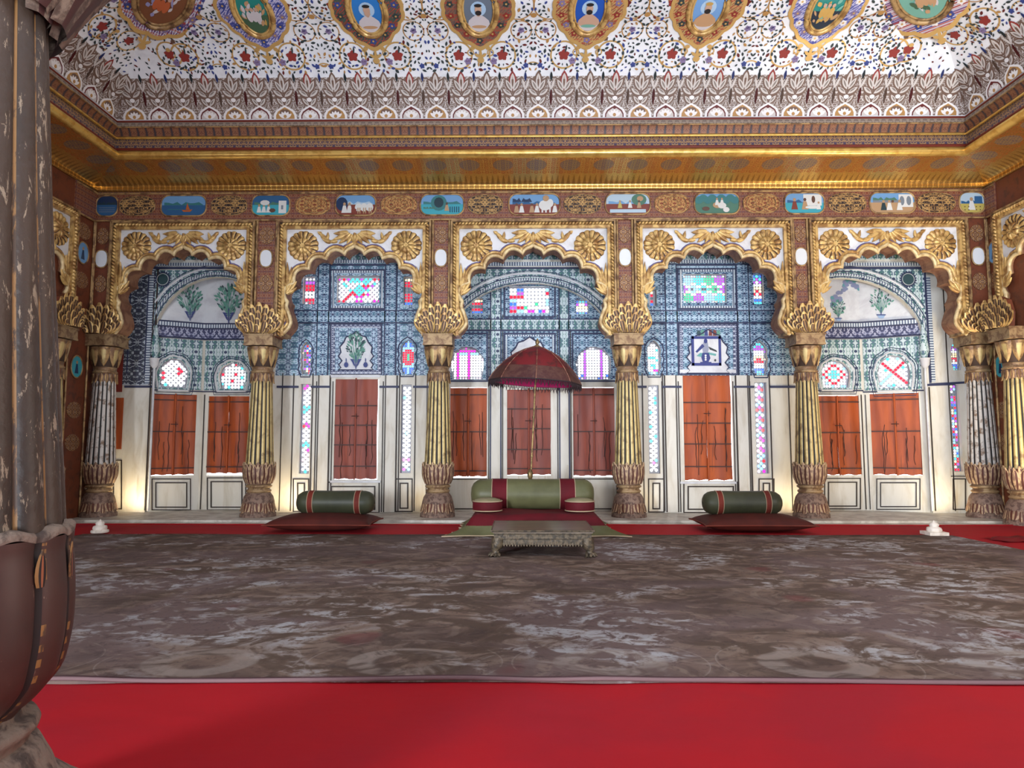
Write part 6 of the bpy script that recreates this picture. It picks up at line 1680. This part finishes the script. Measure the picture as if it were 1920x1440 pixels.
for root, x0, x1 in ((N1, n1a, n1b), (N5, n5a, n5b)):
    m = MB(); m.box((x0 - .3, YB + .13, zn - .02), (x1 + .3, YN + .2, zn + .1)); m.obj('niche_top', LUNW, root)
    o_ = (x1 if root is N1 else x0); m = MB(); m.box((o_ - .0 if root is N1 else o_ - .14, YB + .13, LEDGE), (o_ + .14 if root is N1 else o_, YN + .1, zn)); m.obj('jamb', CREAM, root)
# painted trees over the friezes
pl1a, _ = facet((n1a, YB + .10), (XB(377, YN), YN)); pl1b, _ = facet((XB(377, YN), YN), (n1b + .25, YN))
painted_tree(pl1a, 356, 602, 62, 46, 'painted_tree', False, N1, 0, 11); painted_tree(pl1b, 430, 606, 68, 52, 'painted_tree', False, N1, 0, 12)
pl5a, _ = facet((n5a - .25, YN), (XB(1621, YN), YN)); pl5b, _ = facet((XB(1621, YN), YN), (n5b, YB + .10))
painted_tree(pl5a, 1571, 602, 38, 26, 'potted_plant_painting', True, N5, 2, 13); painted_tree(pl5b, 1652, 597, 52, 44, 'potted_plant_painting', True, N5, 2, 14)
m = MB(); r = random.Random(5)
for k in range(60):
    t = r.random(); x = 1560 + t * 74; y = 553 - 22 * math.sin(t * 3.0) * 1 + r.uniform(-9, 9) + (14 if t < .25 else 0)
    x, z = pl5a.px(min(x, 1619), y); m.prism(pl5a, ell(x, z, .05, .038, 8), .012, .013 + k * .00004, 0 if k % 3 else 1)
m.obj('painted_cloud', [flat('cloud_grey_blue', c(128, 136, 170), .6), flat('cloud_teal', c(92, 150, 160), .6)], N5)
# bay 3: flat deeper wall behind the wide painted arch
Y3 = 13.95; P3 = Plane((0, Y3), (1, 0))
root = empty('wall_niche_centre', (c3x, Y3, LEDGE), kind='structure')
hs = []; w3 = [('rect', (955, 537, 1030, 587), .074, squares, False), ('rect', (884, 560, 905, 587), .06, fiery2, False), ('rect', (1080, 562, 1103, 588), .06, chevron, False), ('arch', (844, 650, 908, 711), .056, pinkv, False), ('arch', (1080, 650, 1146, 711), .056, whitev, False)]
for w in w3: hs.append(shape(w[0], *wrect(P3, *w[1])))
s3 = [((843, 727, 913, 893), 'brick red shutter pair under pink arched glass', SHUT[2], 6, 727 - 4), ((950, 728, 1033, 890), 'brick red shutter pair directly behind the umbrella pole', SHUT[1], 3, 728), ((1074, 727, 1153, 892), 'pale brick red shutter pair under white and violet arched glass', SHUT[1], 4, 723)]
for s_ in s3: hs.append(shape('rect', *wrect(P3, s_[0][0] + .8, s_[4] + 2.5, s_[0][2] - .2, s_[0][3] + s_[3] * .6)))
m = MB(); curve_plate(P3, [(n3a - .4, LEDGE), (n3b + .4, LEDGE), (n3b + .4, zn), (n3a - .4, zn)], hs, -.14, 0, m); m.obj('facet_wall', CREAM, root)
for w in w3: stained(P3, w[0], wrect(P3, *w[1]), w[2], w[3], w[4])
for k, s_ in enumerate(s3): shutter(P3, s_[0], s_[1], s_[2], -.02, (.24, .47, .71, .93) if k == 1 else (.08, .5, .94), 20 + k)
a0, z0, a1, z1 = wrect(P3, 830, 480, 1165, 712)
m = MB(); curve_plate(P3, [(a0, z0), (a1, z0), (a1, z1), (a0, z1)], hs[:5], 0, .01, m); m.obj('tiled_field', LAT2, root)
for a_, b_ in ((921, 938), (1050, 1066)):
    slab(a_, 510, b_, 715, LATG, .035, 'painted_pilaster', P3, root); slab(a_, 715, b_, 950, CREAM, .035, 'plain_pilaster', P3, root)
    for q in (a_ - 1, b_ + 1): line(q, 510, q, 950, 2, NAVY, .04, P3, root)
    for q in (a_ - 4.5, b_ + 4.5): line(q, 590, q, 950, 1.5, LINE, .02, P3, root)
slab(830, 600, 1165, 618, LATG, .04, 'painted_crossband', P3, root); line(830, 599, 1165, 599, 2, NAVY, .045, P3, root); line(830, 620, 1165, 620, 2.5, NAVY, .045, P3, root)
boxline(944, 528, 1042, 596, 3, NAVY, pl=P3, parent=root, off=.02); boxline(944, 624, 1042, 712, 3, NAVY, pl=P3, parent=root, off=.02); boxline(948, 628, 1038, 709, 3, BEAD, pl=P3, parent=root, off=.02)
m = MB(); P = [P3.px(993 + 38 * a, 705 + (632 - 705) * b) for a, b in prof] + [P3.px(993 - 38 * a, 705 + (632 - 705) * b) for a, b in prof[-2::-1]]
m.prism(P3, P, 0, .02); m.obj('cusped_panel', LUNW, root); m = MB(); m.tube([P3.pt(a, b, .022) for a, b in P], .016, 5, 0, True); m.obj('cusped_outline', NAVY, root)
for x0, x1 in ((838, 915), (1072, 1160)): 
    boxline(x0, 624, x1, 716, 3, NAVY, pl=P3, parent=root, off=.02)
    boxline(x0 + 2, 897, x1 - 2, 955, 2, pl=P3, parent=root)
m = MB(); m.box((n3a - .4, YB + .13, zn - .02), (n3b + .4, Y3 + .2, zn + .1)); m.obj('niche_top', LUNW, root)
for x in (n3a, n3b): m = MB(); m.box((x - .1 if x == n3a else x, YB, LEDGE), (x if x == n3a else x + .1, Y3 + .1, zn)); m.obj('jamb', CREAM, root)
# closing the aisle behind the arcade: side walls and roof
m = MB(); m.box((XL - .3, YA + .201, 0), (XL, YB + .24, HT)); WSL = S(m.obj('wall_aisle_left', CREAM))
mr = MB(); 
a_lo, a_hi = -(YB + .24), -(YA + .201)
curve_plate(RW, [(a_lo, 0), (a_hi, 0), (a_hi, HT), (a_lo, HT)], [], -.3, 0, mr); WSR = S(mr.obj('wall_aisle_right', WHITE))
line(1778, 520, 1780, 958, 1.6, LINE, .012); line(1742, 721, 1812, 717, 4, NAVY, .016); boxline(1786, 897, 1811, 956, 2); line(1783, 893, 1811, 893, 1.5, LINE)
# red boarded window on the dim side wall
e = empty('window_shutter', BW.pt(*BW.px(220, 745), .0), 'dark red boarded shutter behind the white fluted pillar of the dim corner', 'shutter')
m = MB(); m.rect(BW, *wrect(BW, 211, 746, 230, 842), 0, .02); m.obj('shutter_leaf', SHUT[2], e)
m = MB(); m.rect(BW, *wrect(BW, 213, 650, 231, 735), 0, .02); m.prism(BW, [BW.px(213, 650), BW.px(231, 650), BW.px(231, 641), BW.px(226, 634), BW.px(218, 646)], 0, .02); m.obj('upper_leaf', mat('dark_red_board', lambda g: c(118, 34, 24), .6), e)
boxline(212, 862, 229, 955, 2)
m = MB(); m.box((XL, YA + .42, FT + .3), (XR, YB + .01, FT + .45)); S(m.obj('ceiling_aisle', WHITE))
# ---------------------------------------------------------------- light
w = bpy.data.worlds.new('sky'); sc.world = w; w.use_nodes = True
bg = w.node_tree.nodes['Background']; bg.inputs[0].default_value = (.86, .93, 1.0, 1); bg.inputs[1].default_value = 4.6
def area(name, loc, rot, sx_, sy_, power, col, spread=180):
    d = bpy.data.lights.new(name, 'AREA'); d.shape = 'RECTANGLE'; d.size = sx_; d.size_y = sy_; d.energy = power; d.color = col; d.spread = R(spread)
    o = bpy.data.objects.new(name, d); COL.objects.link(o); o.location = loc; o.rotation_euler = [R(a) for a in rot]; return o
# daylight through the doorways behind the camera
for k, (x, p) in enumerate(((5.1, 200), (-1.2, 60))):
    area('doorway_daylight', (x, YF + .05, 2.2), (90, 0, 0), 2.5, 4.0, p, (.93, .96, 1.0))
area('side_wall_fill', (XR - .12, 5.0, 2.3), (90, 0, 62), 4.5, 3.6, 620, (1.0, .95, .86))  # added lamp brightening the arcade from the right; this wall has no doorway
area('side_wall_fill', (XL + .12, 5.6, 2.2), (90, 0, -66), 4.0, 3.4, 120, (.9, .95, 1.0))  # weaker added fill from the left, in front of a solid wall
area('corner_doorway_daylight', (-6.9, -6.6, 1.9), (88, 0, -31), 1.5, 2.4, 680, (.86, .92, 1.0), 80)
# added upward lamp brightening the vault, standing in for bounced daylight
area('bounce_fill', (3.2, -3.6, .1), (140, 0, 8), 6, 2.0, 2300, (.78, .88, 1.0), 110)
# warm floor lamps behind the pillars
for px, Y, p in ((243, 13.22, 22), (535, 13.2, 22), (1495, 13.2, 26), (1768, 13.2, 18), (800, 13.2, 8), (1200, 13.2, 8)):
    o = area('floor_lamp', (atY(px, 950, Y).x, Y - .12, .09), (180 - 12, 0, 0), .30, .10, p * .55, (1.0, .80, .48))
# warm floor uplighter just beyond the right picture edge
o = area('floor_uplighter', (XR - .45, 10.2, .2), (180 - 20, -25, 0), .5, .5, 120, (1.0, .84, .56), 130)
vs = sc.view_settings; vs.view_transform = 'Standard'; vs.look = 'None'; vs.gamma = 1; vs.use_curve_mapping = False; vs.exposure = -0.34
sc.cycles.max_bounces = 6; sc.cycles.diffuse_bounces = 3; sc.cycles.glossy_bounces = 3; sc.cycles.transparent_max_bounces = 8
sc.cycles.sample_clamp_indirect = 4; sc.cycles.caustics_reflective = False; sc.cycles.caustics_refractive = False
sc.cycles.use_denoising = True
